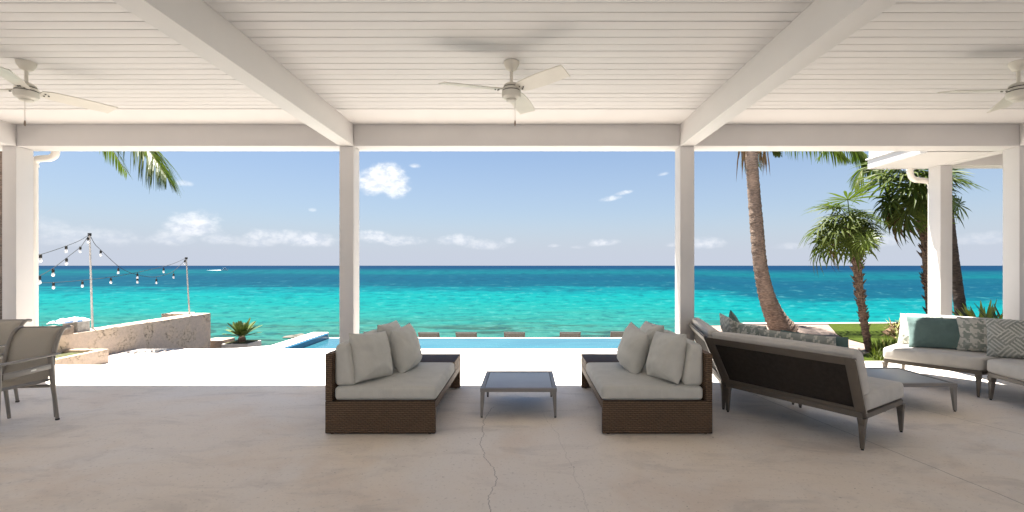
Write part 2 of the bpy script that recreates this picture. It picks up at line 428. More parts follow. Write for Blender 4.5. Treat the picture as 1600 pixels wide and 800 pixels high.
def mk_sea():
    """shallow bank water: sea-bed colour by place (shore rock, white sand, reef belt, deep water), wind ripples with painted light and shade"""
    m, t, bs = new_mat('sea_water')
    g = t.node('ShaderNodeNewGeometry').outputs['Position']
    sp = t.node('ShaderNodeSeparateXYZ'); t.l.new(g, sp.inputs[0])
    X, Y = sp.outputs[0], sp.outputs[1]
    ang = t.math('DIVIDE', X, t.math('MAXIMUM', Y, 1.0))
    lg = t.math('LOGARITHM', t.math('MAXIMUM', Y, 5.0), 10.0)
    cv = t.node('ShaderNodeCombineXYZ')
    t.l.new(t.math('MULTIPLY', ang, 1.6), cv.inputs[0]); t.l.new(t.math('MULTIPLY', lg, 9.0), cv.inputs[1])
    patch = t.noise(cv.outputs[0], 1.5, 6, .62, .5)
    patch2 = t.noise(t.mapping(cv.outputs[0], (1, 1, 1), (0, 0, 0), (3, 7, 0)), 6.0, 5, .65)
    lgw = t.math('ADD', lg, t.math('ADD', t.math('MULTIPLY', t.math('SUBTRACT', patch, .5), .30), t.math('MULTIPLY', t.math('SUBTRACT', patch2, .5), .22)))
    lgw = t.math('ADD', lgw, t.math('MULTIPLY', t.smooth(ang, .30, .6), .22 * 0 + .0))
    # reef belt reaches closer to shore on the right
    lgr = t.math('ADD', lgw, t.math('MULTIPLY', t.smooth(ang, .25, .60), .20))
    c = t.ramp(t.math('DIVIDE', t.math('SUBTRACT', lgr, 1.2), 2.4), [
        (0.00, (.045, .075, .055)), (0.06, (.022, .075, .062)), (0.12, (.010, .083, .074)), (0.19, (.002, .086, .084)),
        (0.235, (.0004, .084, .088)), (0.27, (.0004, .064, .076)), (0.305, (.0008, .030, .048)), (0.38, (.0010, .025, .046)), (0.44, (.0010, .029, .048)),
        (0.49, (.0008, .042, .054)), (0.57, (.001, .034, .052)), (0.60, (.001, .026, .046)), (0.68, (.001, .014, .038)), (1.0, (.0015, .013, .036))])
    # streaks of weed and sand
    st = t.noise(t.mapping(cv.outputs[0], (2.0, 5.0, 1)), 3.0, 5, .7)
    c = t.mix(t.math('MULTIPLY', t.smooth(st, .52, .66), .38), c, (.002, .020, .034))
    c = t.mix(t.math('MULTIPLY', t.smooth(st, .42, .3), .22), c, (.004, .085, .082))
    # shore rock close in
    rk = t.noise(t.mapping(g, (.5, 1.3, 1)), .55, 6, .7, .5)
    near = t.smooth(Y, 36.0, 24.0)
    c = t.mix(t.math('MULTIPLY', t.math('MULTIPLY', t.smooth(rk, .47, .58), near), .8), c, (.010, .022, .020))
    # ripples: lit and shaded facets painted into the colour, several sizes so they read at every distance
    r1 = t.noise(t.mapping(g, (.45, 1.0, 1), (0, 0, .08)), 1.9, 5, .7, .3)
    r2 = t.noise(t.mapping(g, (.12, .5, 1), (0, 0, -.05)), .5, 6, .75, .3)
    rr = t.math('ADD', t.math('MULTIPLY', r1, .5), t.math('MULTIPLY', r2, .5))
    # wavelets and wind rows: the sea reads coarser the farther out it lies
    ypow = t.math('POWER', t.math('MAXIMUM', Y, 5.0), .85)
    cw = t.node('ShaderNodeCombineXYZ')
    t.l.new(t.math('DIVIDE', t.math('MULTIPLY', X, 19.0), ypow), cw.inputs[0]); t.l.new(t.math('DIVIDE', 520.0, ypow), cw.inputs[1])
    wv = t.noise(cw.outputs[0], 1.0, 4, .65, .25)
    r3 = t.math('ADD', t.math('MULTIPLY', wv, .8), t.math('MULTIPLY', rr, .2))
    c = t.mix(t.math('MULTIPLY', t.smooth(r3, .50, .36), .42), c, (.0006, .018, .034))  # shaded wave facets painted darker
    c = t.mix(t.math('MULTIPLY', t.smooth(r3, .54, .66), t.smooth(Y, 130.0, 25.0, 0.05, .26)), c, (.055, .15, .145))  # lit crests painted paler, stronger close in
    bn = t.node('ShaderNodeBump'); bn.inputs['Strength'].default_value = .55; bn.inputs['Distance'].default_value = .35
    t.put(bn.inputs['Height'], rr)
    df = t.node('ShaderNodeBsdfDiffuse'); t.put(df.inputs[0], c)
    gl = t.node('ShaderNodeBsdfGlossy'); gl.inputs['Roughness'].default_value = .30
    mx = t.node('ShaderNodeMixShader'); mx.inputs[0].default_value = .018
    t.l.new(bn.outputs[0], gl.inputs['Normal']); t.l.new(bn.outputs[0], df.inputs['Normal'])
    t.l.new(df.outputs[0], mx.inputs[1]); t.l.new(gl.outputs[0], mx.inputs[2])
    t.l.new(mx.outputs[0], m.node_tree.nodes['Material Output'].inputs[0])
    return m


def mk_poolwater():
    m, t, bs = new_mat('pool_water')
    g = t.node('ShaderNodeNewGeometry').outputs['Position']
    sp = t.node('ShaderNodeSeparateXYZ'); t.l.new(g, sp.inputs[0])
    n = t.noise(t.mapping(g, (.35, 1, 1)), 1.6, 3, .5, .6)
    c = t.mix(t.smooth(sp.outputs[1], 8.9, 10.8), (.016, .085, .112), (.018, .072, .098))
    c = t.mix(t.math('MULTIPLY', t.smooth(n, .4, .65), .4), c, (.030, .11, .13))
    t.put(bs.inputs['Base Color'], c)
    bs.inputs['Roughness'].default_value = .08
    bs.inputs['IOR'].default_value = 1.33
    bs.inputs['Specular IOR Level'].default_value = .22
    bn = t.node('ShaderNodeBump'); bn.inputs['Strength'].default_value = .25; bn.inputs['Distance'].default_value = .03
    t.put(bn.inputs['Height'], t.noise(g, 3.0, 3, .5, .4))
    t.l.new(bn.outputs[0], bs.inputs['Normal'])
    return m


MAT['rattan'] = mk_rattan()
MAT['coco_trunk'] = mk_trunk('coconut_trunk_bark', (.30, .22, .17), (.17, .125, .10))
MAT['dark_trunk'] = mk_trunk('dark_trunk_bark', (.12, .09, .075), (.07, .055, .05))
MAT['rough_trunk'] = mk_trunk('fibrous_trunk_bark', (.17, .115, .085), (.085, .06, .05))
MAT['floor'] = mk_floor()
MAT['terrace'] = mk_terrace('sunlit_terrace_stone', (.46, .43, .40), (.34, .29, .25))
MAT['sand'] = mk_terrace('packed_coral_sand', (.20, .155, .128), (.175, .132, .108))
MAT['bounce_paving'] = mk_terrace('bounce_paving_stone', (.29, .27, .25), (.26, .24, .22))  # paving added out of view to reflect sun under the roof
MAT['coral'] = mk_coral()
MAT['sea'] = mk_sea()
MAT['pool'] = mk_poolwater()
MAT['lawn'] = basic('mown_lawn', (.031, .046, .0022), .85, .25, 7.0, .6, 160, .1, bdist=.02)
MAT['rock'] = basic('shore_rock', (.10, .095, .08), .9, .4, 3.0, .8, 9, .1, bdist=.1)


# ------------------------------------------------------------------ mesh helpers
class MB:
    def __init__(s):
        s.v = []; s.f = []; s.mi = []; s.m = 0

    def add(s, vs, fs):
        o = len(s.v)
        s.v += [tuple(p) for p in vs]
        for f in fs:
            s.f.append(tuple(o + i for i in f)); s.mi.append(s.m)

    def box(s, a, b):
        (x0, y0, z0), (x1, y1, z1) = a, b
        s.hexa([(x0, y0, z0), (x1, y0, z0), (x1, y1, z0), (x0, y1, z0)], [(x0, y0, z1), (x1, y0, z1), (x1, y1, z1), (x0, y1, z1)])

    def hexa(s, lo, hi):
        s.add(list(lo) + list(hi), [(0, 3, 2, 1), (4, 5, 6, 7), (0, 1, 5, 4), (1, 2, 6, 5), (2, 3, 7, 6), (3, 0, 4, 7)])

    def prism(s, poly, z0, z1):
        n = len(poly)
        s.add([(x, y, z0) for x, y in poly] + [(x, y, z1) for x, y in poly],
              [tuple(range(n - 1, -1, -1)), tuple(range(n, 2 * n))] + [(i, (i + 1) % n, n + (i + 1) % n, n + i) for i in range(n)])

    def tube(s, pts, rad, n=8, cap=True, squash=1.0):
        pts = [Vector(p) for p in pts]
        rr = rad if isinstance(rad, (list, tuple)) else [rad] * len(pts)
        vs = []; fs = []
        ref = None
        for i, p in enumerate(pts):
            t = (pts[min(i + 1, len(pts) - 1)] - pts[max(i - 1, 0)]).normalized()
            if ref is None:
                ref = Vector((0, 0, 1)) if abs(t.z) < .9 else Vector((1, 0, 0))
            a = (ref - t * ref.dot(t)).normalized()
            ref = a
            b = t.cross(a)
            for k in range(n):
                th = 2 * pi * k / n
                vs.append(p + (a * cos(th) + b * sin(th) * squash) * rr[i])
        for i in range(len(pts) - 1):
            for k in range(n):
                k2 = (k + 1) % n
                fs.append((i * n + k, i * n + k2, (i + 1) * n + k2, (i + 1) * n + k))
        if cap:
            fs.append(tuple(range(n - 1, -1, -1)))
            fs.append(tuple(range((len(pts) - 1) * n, len(pts) * n)))
        s.add(vs, fs)

    def lathe(s, prof, c=(0, 0, 0), n=24):
        vs = []; fs = []
        for r, z in prof:
            for k in range(n):
                th = 2 * pi * k / n
                vs.append((c[0] + r * cos(th), c[1] + r * sin(th), c[2] + z))
        for i in range(len(prof) - 1):
            for k in range(n):
                k2 = (k + 1) % n
                fs.append((i * n + k, i * n + k2, (i + 1) * n + k2, (i + 1) * n + k))
        s.add(vs, fs)
        o = len(s.v) - len(vs)
        s.f.append(tuple(o + k for k in range(n - 1, -1, -1))); s.mi.append(s.m)
        s.f.append(tuple(o + (len(prof) - 1) * n + k for k in range(n))); s.mi.append(s.m)

    def bar(s, p, q, wx, wz, up=(0, 0, 1), taper=1.0):
        """square bar from p to q; wx across, wz along `up`"""
        p, q = Vector(p), Vector(q)
        t = (q - p).normalized(); u = Vector(up)
        if abs(t.dot(u)) > .95:
            u = Vector((0, 1, 0))
        r = t.cross(u).normalized(); u = r.cross(t).normalized()
        def ring(c, k):
            return [c - r * wx * k / 2 - u * wz * k / 2, c + r * wx * k / 2 - u * wz * k / 2, c + r * wx * k / 2 + u * wz * k / 2, c - r * wx * k / 2 + u * wz * k / 2]
        s.hexa(ring(p, 1.0), ring(q, taper))

    def rbox(s, c, size, r, puff=0.0, n=8, warp=None):
        """rounded, slightly bulging cushion box; warp maps each point"""
        hx, hy, hz = size[0] / 2, size[1] / 2, size[2] / 2
        key = {}; vs = []; fs = []
        def vid(p):
            k = (round(p[0], 5), round(p[1], 5), round(p[2], 5))
            if k not in key:
                q = Vector((p[0] * hx, p[1] * hy, p[2] * hz))
                inn = Vector((max(-hx + r, min(hx - r, q.x)), max(-hy + r, min(hy - r, q.y)), max(-hz + r, min(hz - r, q.z))))
                d = q - inn
                q2 = inn + d.normalized() * r if d.length > 1e-9 else q
                fx, fy, fz = (1 - p[0] ** 2), (1 - p[1] ** 2), (1 - p[2] ** 2)
                if abs(p[2]) > .999: q2.z += puff * (1 if p[2] > 0 else -1) * fx ** .5 * fy ** .5
                if abs(p[0]) > .999: q2.x += puff * .5 * (1 if p[0] > 0 else -1) * fy ** .5 * fz
                if abs(p[1]) > .999: q2.y += puff * .5 * (1 if p[1] > 0 else -1) * fx ** .5 * fz
                q2 = q2 + Vector(c)
                if warp: q2 = Vector(warp(q2))
                key[k] = len(vs); vs.append(q2)
            return key[k]
        # denser towards the borders
        def g(i, h):
            rr = min(.9, 2.2 * r / max(h, 1e-6))
            tt = [-1, -1 + rr * .12, -1 + rr * .3, -1 + rr * .55] + [-1 + rr * .8 + (2 - 1.6 * rr) * k / (n - 1) for k in range(n)] + [1 - rr * .55, 1 - rr * .3, 1 - rr * .12, 1]
            return tt
        gx, gy, gz = g(0, hx), g(0, hy), g(0, hz)
        def face(ga, gb, fn, flip):
            for i in range(len(ga) - 1):
                for j in range(len(gb) - 1):
                    q = [vid(fn(ga[i], gb[j])), vid(fn(ga[i + 1], gb[j])), vid(fn(ga[i + 1], gb[j + 1])), vid(fn(ga[i], gb[j + 1]))]
                    fs.append(tuple(q[::-1] if flip else q))
        face(gx, gy, lambda a, b: (a, b, 1), False); face(gx, gy, lambda a, b: (a, b, -1), True)
        face(gy, gz, lambda a, b: (1, a, b), False); face(gy, gz, lambda a, b: (-1, a, b), True)
        face(gx, gz, lambda a, b: (a, -1, b), False); face(gx, gz, lambda a, b: (a, 1, b), True)
        s.add(vs, fs)

    def mesh(s, name, mats, smooth=False, angle=40):
        me = bpy.data.meshes.new(name)
        me.from_pydata([tuple(v) for v in s.v], [], s.f)
        for m in (mats if isinstance(mats, (list, tuple)) else [mats]):
            me.materials.append(MAT[m] if isinstance(m, str) else m)
        if any(s.mi):
            me.polygons.foreach_set('material_index', s.mi)
        me.update()
        if smooth:
            me.shade_smooth()
            me.set_sharp_from_angle(angle=radians(angle))
        return me

    def build(s, name, mats, parent=None, smooth=False, bevel=0.0, kind=None, loc=None, angle=40):
        me = s.mesh(name, mats, smooth, angle)
        if bevel:
            bm = bmesh.new(); bm.from_mesh(me)
            es = [e for e in bm.edges if len(e.link_faces) == 2 and e.calc_face_angle(0) > radians(35)]
            bmesh.ops.bevel(bm, geom=es, offset=bevel, segments=2, profile=.6, affect='EDGES', clamp_overlap=True)
            bm.to_mesh(me); bm.free()
            me.shade_smooth(); me.set_sharp_from_angle(angle=radians(32))
        return link(name, me, parent, kind, loc)


def link(name, me, parent=None, kind=None, loc=None):
    o = bpy.data.objects.new(name, me)
    COL.objects.link(o)
    if parent: o.parent = parent
    if kind: o['kind'] = kind
    if loc is not None: o.location = loc
    return o


def tag(o, label, cat, group=None):
    o['label'] = label; o['category'] = cat
    if group: o['group'] = group
    return o


def thing(name, label, cat, loc=(0, 0, 0), rz=0.0, group=None, scale=None):
    o = bpy.data.objects.new(name, None)
    o.empty_display_size = .1
    COL.objects.link(o)
    o.location = loc; o.rotation_euler = (0, 0, rz)
    if scale: o.scale = scale
    return tag(o, label, cat, group)


def dup(root, loc, rz=None, label=None):
    r = root.copy(); COL.objects.link(r); r.location = loc
    if rz is not None: r.rotation_euler = (0, 0, rz)
    if label: r['label'] = label
    def kids(a, b):
        for ch in list(a.children):
            c = ch.copy(); COL.objects.link(c); c.parent = b
            kids(ch, c)
    kids(root, r)
    return r


def at(px, py, Y):
    return Vector(((px - 822) / 740 * Y, Y, EYE - (py - 415) / 740 * Y))


def bez(pts, n):
    """Catmull-Rom through pts"""
    P = [Vector(p) for p in pts]
    P = [P[0] * 2 - P[1]] + P + [P[-1] * 2 - P[-2]]
    out = []
    seg = len(P) - 3
    for i in range(n + 1):
        u = i / n * seg; k = min(int(u), seg - 1); t = u - k
        a, b, c, d = P[k:k + 4]
        out.append(.5 * ((2 * b) + (c - a) * t + (2 * a - 5 * b + 4 * c - d) * t * t + (3 * b - a - 3 * c + d) * t ** 3))
    return out


# ------------------------------------------------------------------ the setting
LOW = -0.15      # terrace level, one step below the veranda floor
SEA = -2.2
CEIL = 3.07
BEAM_B = 2.815
BX = [-10.1, -6.115, -2.125, 1.907, 5.92, 9.93]
HW = 0.086

# sea: one sheet to the horizon, finer towards the shore
m = MB()
ys = [10.95, 14, 20, 40, 90, 300, 1500, 8000, 40000]
xs = [-40000, -6000, -800, -100, -20, 20, 100, 800, 6000, 40000]
m.add([(x, y, SEA) for y in ys for x in xs], [(j * 10 + i, j * 10 + i + 1, (j + 1) * 10 + i + 1, (j + 1) * 10 + i) for j in range(8) for i in range(9)])
m.build('sea', 'sea', kind='structure')
# land under and behind the house
m = MB(); m.prism([(-40, -30), (40, -30), (40, 7), (17, 10.9), (4.2, 10.6), (4.0, 8.2), (-5.2, 8.0), (-9.2, 8.2), (-14, 6.5), (-40, 5)], -3.2, -0.30); m.build('ground', 'sand', kind='structure')

# veranda floor (one step up) and the sunlit terrace
m = MB(); m.prism([(-11, -2.6), (11, -2.6), (11, 6.95), (4.9, 6.95), (4.9, 6.68), (-11, 6.68)], -.28, 0); m.build('patio_floor', 'floor', kind='structure', bevel=.006)
m = MB(); m.prism([(-9.5, 6.4), (4.85, 6.4), (4.85, 8.5), (4.3, 9.2), (2.86, 9.27), (2.86, 8.505), (-4.93, 8.505), (-4.93, 9.22), (-5.45, 8.92), (-5.9, 8.86), (-7.3, 8.84), (-9.5, 8.84)], -.62, LOW)
m.build('terrace', 'terrace', kind='structure', bevel=.01)

# pool: coping, tiled walls, water, infinity lip
m = MB()
m.box((-4.93, 8.53, -.6), (2.86, 8.77, LOW + .012))
m.box((-4.93, 8.773, -.6), (-4.56, 10.95, LOW + .012))
m.box((2.485, 8.773, -.6), (2.86, 10.95, LOW + .012))
m.build('pool_coping', 'coping', kind='structure', bevel=.012)
m = MB()
m.box((-4.558, 8.774, -1.4), (-4.53, 10.86, LOW - .012)); m.box((2.455, 8.774, -1.4), (2.483, 10.86, LOW - .012))
m.box((-4.527, 8.774, -1.4), (2.452, 8.80, LOW - .012))
m.box((-4.527, 8.803, -1.45), (2.452, 10.86, -1.4))
m.build('pool_tiles', 'pool_tile', kind='structure')
m = MB(); m.add([(-4.53, 8.80, -.27), (2.455, 8.80, -.27), (2.455, 10.86, -.27), (-4.53, 10.86, -.27)], [(0, 1, 2, 3)]); m.build('pool_water', 'pool', kind='structure')
m = MB(); m.box((-4.527, 10.862, -1.45), (2.452, 10.94, -.262)); m.build('infinity_edge', 'coping', kind='structure')

# lower beach terrace that carries the loungers
m = MB(); m.prism([(-5.6, 10.97), (4.3, 10.97), (4.3, 15.9), (-5.6, 15.9)], -3.2, -1.5); m.build('beach_terrace', 'sand', kind='structure')

# right hand garden: sand path, lawn, sea wall kerb
m = MB(); m.prism([(5.2, 7.2), (17, 7.2), (17, 12.9), (10.2, 12.72), (5.6, 12.42), (4.6, 12.3), (4.6, 8.2)], -3.2, LOW - .012); m.build('path', 'sand', kind='structure')
lawn = [(7.98, 12.50), (7.72, 12.0), (7.35, 11.3), (7.05, 10.75), (6.88, 10.3), (6.80, 9.9), (6.76, 9.5), (6.62, 9.1), (6.40, 8.75), (6.1, 8.4), (5.6, 8.0), (5.2, 7.5), (5.2, 7.25), (17, 7.25), (17, 12.75)]
m = MB(); m.prism(lawn, -.4, LOW + .012); m.build('lawn', 'lawn', kind='structure')
m = MB(); m.hexa([(5.3, 12.42, -3), (17, 12.85, -3), (17, 13.0, -3), (5.3, 12.56, -3)], [(5.3, 12.42, LOW + .03), (17, 12.85, LOW + .03), (17, 13.0, LOW + .03), (5.3, 12.56, LOW + .03)])
m.build('sea_wall_kerb', 'coping', kind='structure', bevel=.01)

# ceiling: planks laid bay by bay under a solid deck, trim board along the front beam
m = MB(); m.box((-10.3, -2.6, CEIL + .026), (10.3, 5.9, CEIL + .12)); ceiling = m.build('ceiling', 'paint', kind='structure')
PITCH = 0.1128
Y_FIRST = 5.042
rows = 28
for b in range(5):
    x0, x1 = BX[b] + HW + .002, BX[b + 1] - HW - .002
    m = MB(); m.box((0, .0034, 0), (x1 - x0, PITCH - .0034, .022)); me = None
    for r in range(rows):
        if b in (0, 4) and r > 12: continue
        if me is None:
            o = m.build('plank', 'plank', ceiling, bevel=.0014); me = o.data
        else:
            o = link('plank', me, ceiling)
        o.location = (x0, Y_FIRST - (r + 1) * PITCH, CEIL + random.uniform(-.0012, .0012))
        o.rotation_euler = (random.uniform(-.006, .006), 0, random.uniform(-.0004, .0004))
    m = MB(); m.box((x0, Y_FIRST + .003, CEIL - .004), (x1, 5.18, CEIL + .022)); m.box((x0, 5.184, CEIL - .002), (x1, 5.598, CEIL + .022)); m.build('trim_board', 'paint', ceiling)
    m = MB(); m.box((x0, -2.6, CEIL), (x1, Y_FIRST - (rows if b not in (0, 4) else 13) * PITCH, CEIL + .024)); m.build('plain_board', 'paint', ceiling)

# beams running out to the sea side, and the front beam between them
for x in BX:
    m = MB(); m.box((x - HW, -2.6, BEAM_B), (x + HW, 5.6, CEIL + .024)); m.build('beam', 'paint', kind='structure', bevel=.004)
    m = MB(); m.box((x - HW, 5.602, BEAM_B - .001), (x + HW, 5.86, CEIL + .024)); m.build('beam_end', 'paint', kind='structure')
for a, b in zip(BX[:-1], BX[1:]):
    m = MB(); m.box((a + HW + .002, 5.6, BEAM_B), (b - HW - .002, 5.862, CEIL + .024)); m.build('front_beam', 'paint', kind='structure', bevel=.003)
# roof with fascia board and eaves gutter; unseen outer bays added to even the light
m = MB()
m.box((-10.6, -2.9, CEIL + .124), (10.6, 6.0, CEIL + .22))
m.hexa([(-10.6, -2.9, CEIL + .222), (10.6, -2.9, CEIL + .222), (10.6, 6.08, CEIL + .222), (-10.6, 6.08, CEIL + .222)], [(-10.6, -2.9, CEIL + 1.2), (10.6, -2.9, CEIL + 1.2), (10.6, 6.08, CEIL + .25), (-10.6, 6.08, CEIL + .25)])
m.build('roof', 'paint', kind='structure')
m = MB(); m.box((-10.6, 5.868, 2.853), (5.0, 5.90, CEIL + .12)); m.build('fascia', 'paint', kind='structure')
m = MB(); prof = [(0, 0), (.05, -.035), (.11, -.02), (.115, .06)]
vs = []; 
for x in (-10.6, 4.98):
    vs += [(x, 5.905 + a, 2.93 + b) for a, b in prof]
m.add(vs, [(0, 1, 5, 4), (1, 2, 6, 5), (2, 3, 7, 6)]); g = m.build('gutter', 'downpipe', kind='structure', smooth=True)
md = g.modifiers.new('thick', 'SOLIDIFY'); md.thickness = .004

# posts
for i, x in enumerate(BX):
    m = MB(); m.box((x - HW + .002, 5.602, 0), (x + HW - .002, 5.80, BEAM_B - .003)); m.build('column', 'paint', kind='structure', bevel=.005)
# side wing on the right: second column, beam to it, cross beam, low roof with eaves
m = MB(); m.box((5.836, 6.67, 0), (6.004, 6.87, BEAM_B - .003)); m.build('column', 'paint', kind='structure', bevel=.005)
m = MB(); m.box((5.834, 5.866, BEAM_B), (6.006, 6.92, CEIL)); m.build('beam', 'paint', kind='structure', bevel=.003)
m = MB(); m.box((6.009, 6.67, BEAM_B + .002), (10.2, 6.92, CEIL)); m.build('front_beam', 'paint', kind='structure', bevel=.003)
m = MB(); m.box((5.03, 5.92, BEAM_B + .004), (5.831, 6.91, BEAM_B + .03)); m.build('eaves_soffit', 'paint', kind='structure')
m = MB(); m.box((5.0, 5.905, BEAM_B - .004), (5.027, 6.935, BEAM_B + .125)); m.box((5.03, 6.912, BEAM_B - .004), (5.831, 6.935, BEAM_B + .125)); m.box((4.985, 5.905, BEAM_B + .128), (5.83, 6.96, BEAM_B + .15))
m.build('eaves_fascia', 'paint', kind='structure', bevel=.003)
m = MB(); m.box((5.03, 5.905, BEAM_B + .155), (10.6, 6.95, BEAM_B + .3)); m.build('wing_roof', 'paint', kind='structure')
m = MB(); m.box((6.03, 5.87, CEIL - .02), (10.2, 6.66, CEIL)); m.build('wing_ceiling', 'paint', kind='structure')
# unseen paving and wall added behind the camera to bounce fill light inside
for x in BX:
    m = MB(); m.box((x - HW, -2.6, 0), (x + HW, -2.43, BEAM_B - .003)); m.build('column', 'paint', kind='structure', bevel=.005)
m = MB(); m.box((-22, -14, -.28), (22, -2.62, LOW)); m.build('bounce_paving', 'bounce_paving', kind='structure')
m = MB(); m.box((-16, -14.3, -.2), (16, -14.02, 3.6)); m.build('bounce_wall', 'paint', kind='structure')

# ------------------------------------------------------------------ downpipes
def downpipe(pts, y, label, z_end):
    t = thing('downpipe', label, 'drainpipe', (pts[-1][0], y, 0))
    P = bez([Vector((p[0] - pts[-1][0], p[2] if len(p) > 2 else 0, p[1])) for p in pts], 26)
    m = MB(); m.tube(P, .041, 14); m.build('elbow', 'downpipe', t, smooth=True)
    m = MB(); e = P[-1]
    m.tube([(0, 0, e.z + .02), (0, 0, z_end)], .040, 14); m.build('pipe', 'downpipe', t, smooth=True)
    m = MB(); m.tube([P[0] + Vector((0, 0, .01)), P[0] + Vector((0, 0, -.03))], .048, 14); m.build('collar', 'downpipe', t, smooth=True)
    m = MB(); m.tube([(0, 0, e.z - .03), (0, 0, e.z + .0)], .047, 14)
    m.build('collar', 'downpipe', t, smooth=True)
    return t
downpipe([(-5.86, 2.93), (-5.86, 2.83), (-5.875, 2.77), (-5.93, 2.74), (-6.0, 2.735), (-6.10, 2.72), (-6.13, 2.66)], 5.90, 'white curved downpipe elbow beside the far left veranda post', 0)
downpipe([(5.62, 2.82), (5.62, 2.76), (5.645, 2.69), (5.70, 2.655), (5.76, 2.65), (5.89, 2.63), (5.93, 2.56)], 6.93, 'white curved downpipe elbow under the side roof eaves by the palm', 0)

# ------------------------------------------------------------------ ceiling fans
def make_fan(loc, angs, label):
    t = thing('ceiling_fan', label, 'ceiling fan', loc, 0, 'three bladed fans under the plank ceiling')
    m = MB(); m.lathe([(.064, 0), (.064, -.012), (.058, -.03), (.040, -.062), (.018, -.074)], (0, 0, 0), 28); m.build('canopy', 'fan', t, smooth=True)
    m = MB(); m.tube([(0, 0, -.07), (0, 0, -.185)], .0125, 12); m.build('rod', 'fan', t, smooth=True)
    m = MB(); m.lathe([(.02, -.168), (.045, -.176), (.062, -.19), (.066, -.203), (.060, -.206), (.060, -.214), (.074, -.216), (.076, -.232), (.070, -.236), (.070, -.242), (.078, -.244), (.079, -.275), (.072, -.292), (.05, -.306), (.02, -.312)], (0, 0, 0), 32)
    h = m.build('motor', 'fan', t, smooth=True, angle=30)
    m = MB(); m.lathe([(.0655, -.2055), (.0655, -.2145)], (0, 0, 0), 32)
    m.lathe([(.0745, -.2355), (.0745, -.2425)], (0, 0, 0), 32)
    m.build('vent', 'fan_dark', h)
    m = MB(); m.lathe([(.046, -.306), (.046, -.314), (.038, -.322), (.012, -.326)], (0, 0, 0), 28); m.build('cap', 'fan', t, smooth=True)
    for a in angs:
        br = MB(); br.bar((.062, 0, -.226), (.15, 0, -.226), .035, .006)
        arm = br.build('blade_arm', 'fan', t); arm.rotation_euler = (0, 0, radians(a))
        m = MB()
        n = 10; pit = radians(-14)
        vs = []
        for i in range(n + 1):
            u = i / n; x = .085 + u * .50
            wd = .060 + .012 * sin(u * pi) + .008 * u
            if i == 0: wd *= .7
            sk = .012 * u
            for sgn, dz in ((-1, 0), (1, 0), (1, .006), (-1, .006)):
                yy = sgn * wd + (sk if i == n and sgn > 0 else 0)
                if i == n: x2 = x - (.03 if sgn > 0 else 0)
                else: x2 = x
                vs.append((x2, yy * cos(pit) , yy * sin(pit) + dz - .226 - .008))
        fs = []
        for i in range(n):
            for k in range(4):
                fs.append((i * 4 + k, i * 4 + (k + 1) % 4, (i + 1) * 4 + (k + 1) % 4, (i + 1) * 4 + k))
        fs += [(3, 2, 1, 0), (n * 4, n * 4 + 1, n * 4 + 2, n * 4 + 3)]
        m.add(vs, fs)
        bl = m.build('blade', 'fan', t, smooth=True); bl.rotation_euler = (0, 0, radians(a))
        m = MB()
        for xx, yy in ((.11, -.018), (.11, .018), (.135, 0)):
            m.tube([(xx, yy, -.236 + yy * sin(pit)), (xx, yy, -.242 + yy * sin(pit))], .006, 8)
        sc_ = m.build('screw', 'fan_dark', bl); sc_['kind'] = 'stuff'
    m = MB(); m.tube([(.03, -.04, -.30), (.03, -.04, -.50)], .0018, 6); c = m.build('pull_chain', 'chrome', t)
    m = MB(); m.lathe([(.003, -.49), (.006, -.50), (.0075, -.52), (.004, -.535)], (.03, -.04, 0), 10); m.build('chain_knob', 'brownbox', c, smooth=True)
    return t
make_fan((-.12, 3.886, CEIL - .001), (76, 196, 316), 'ceiling fan over the middle bay with its pull chain hanging')
make_fan((-4.10, 3.886, CEIL - .001), (61, 181, 301), 'ceiling fan over the left bay cut off by the picture edge')
make_fan((4.04, 3.886, CEIL - .001), (57, 177, 297), 'ceiling fan over the right bay above the curved sofa')


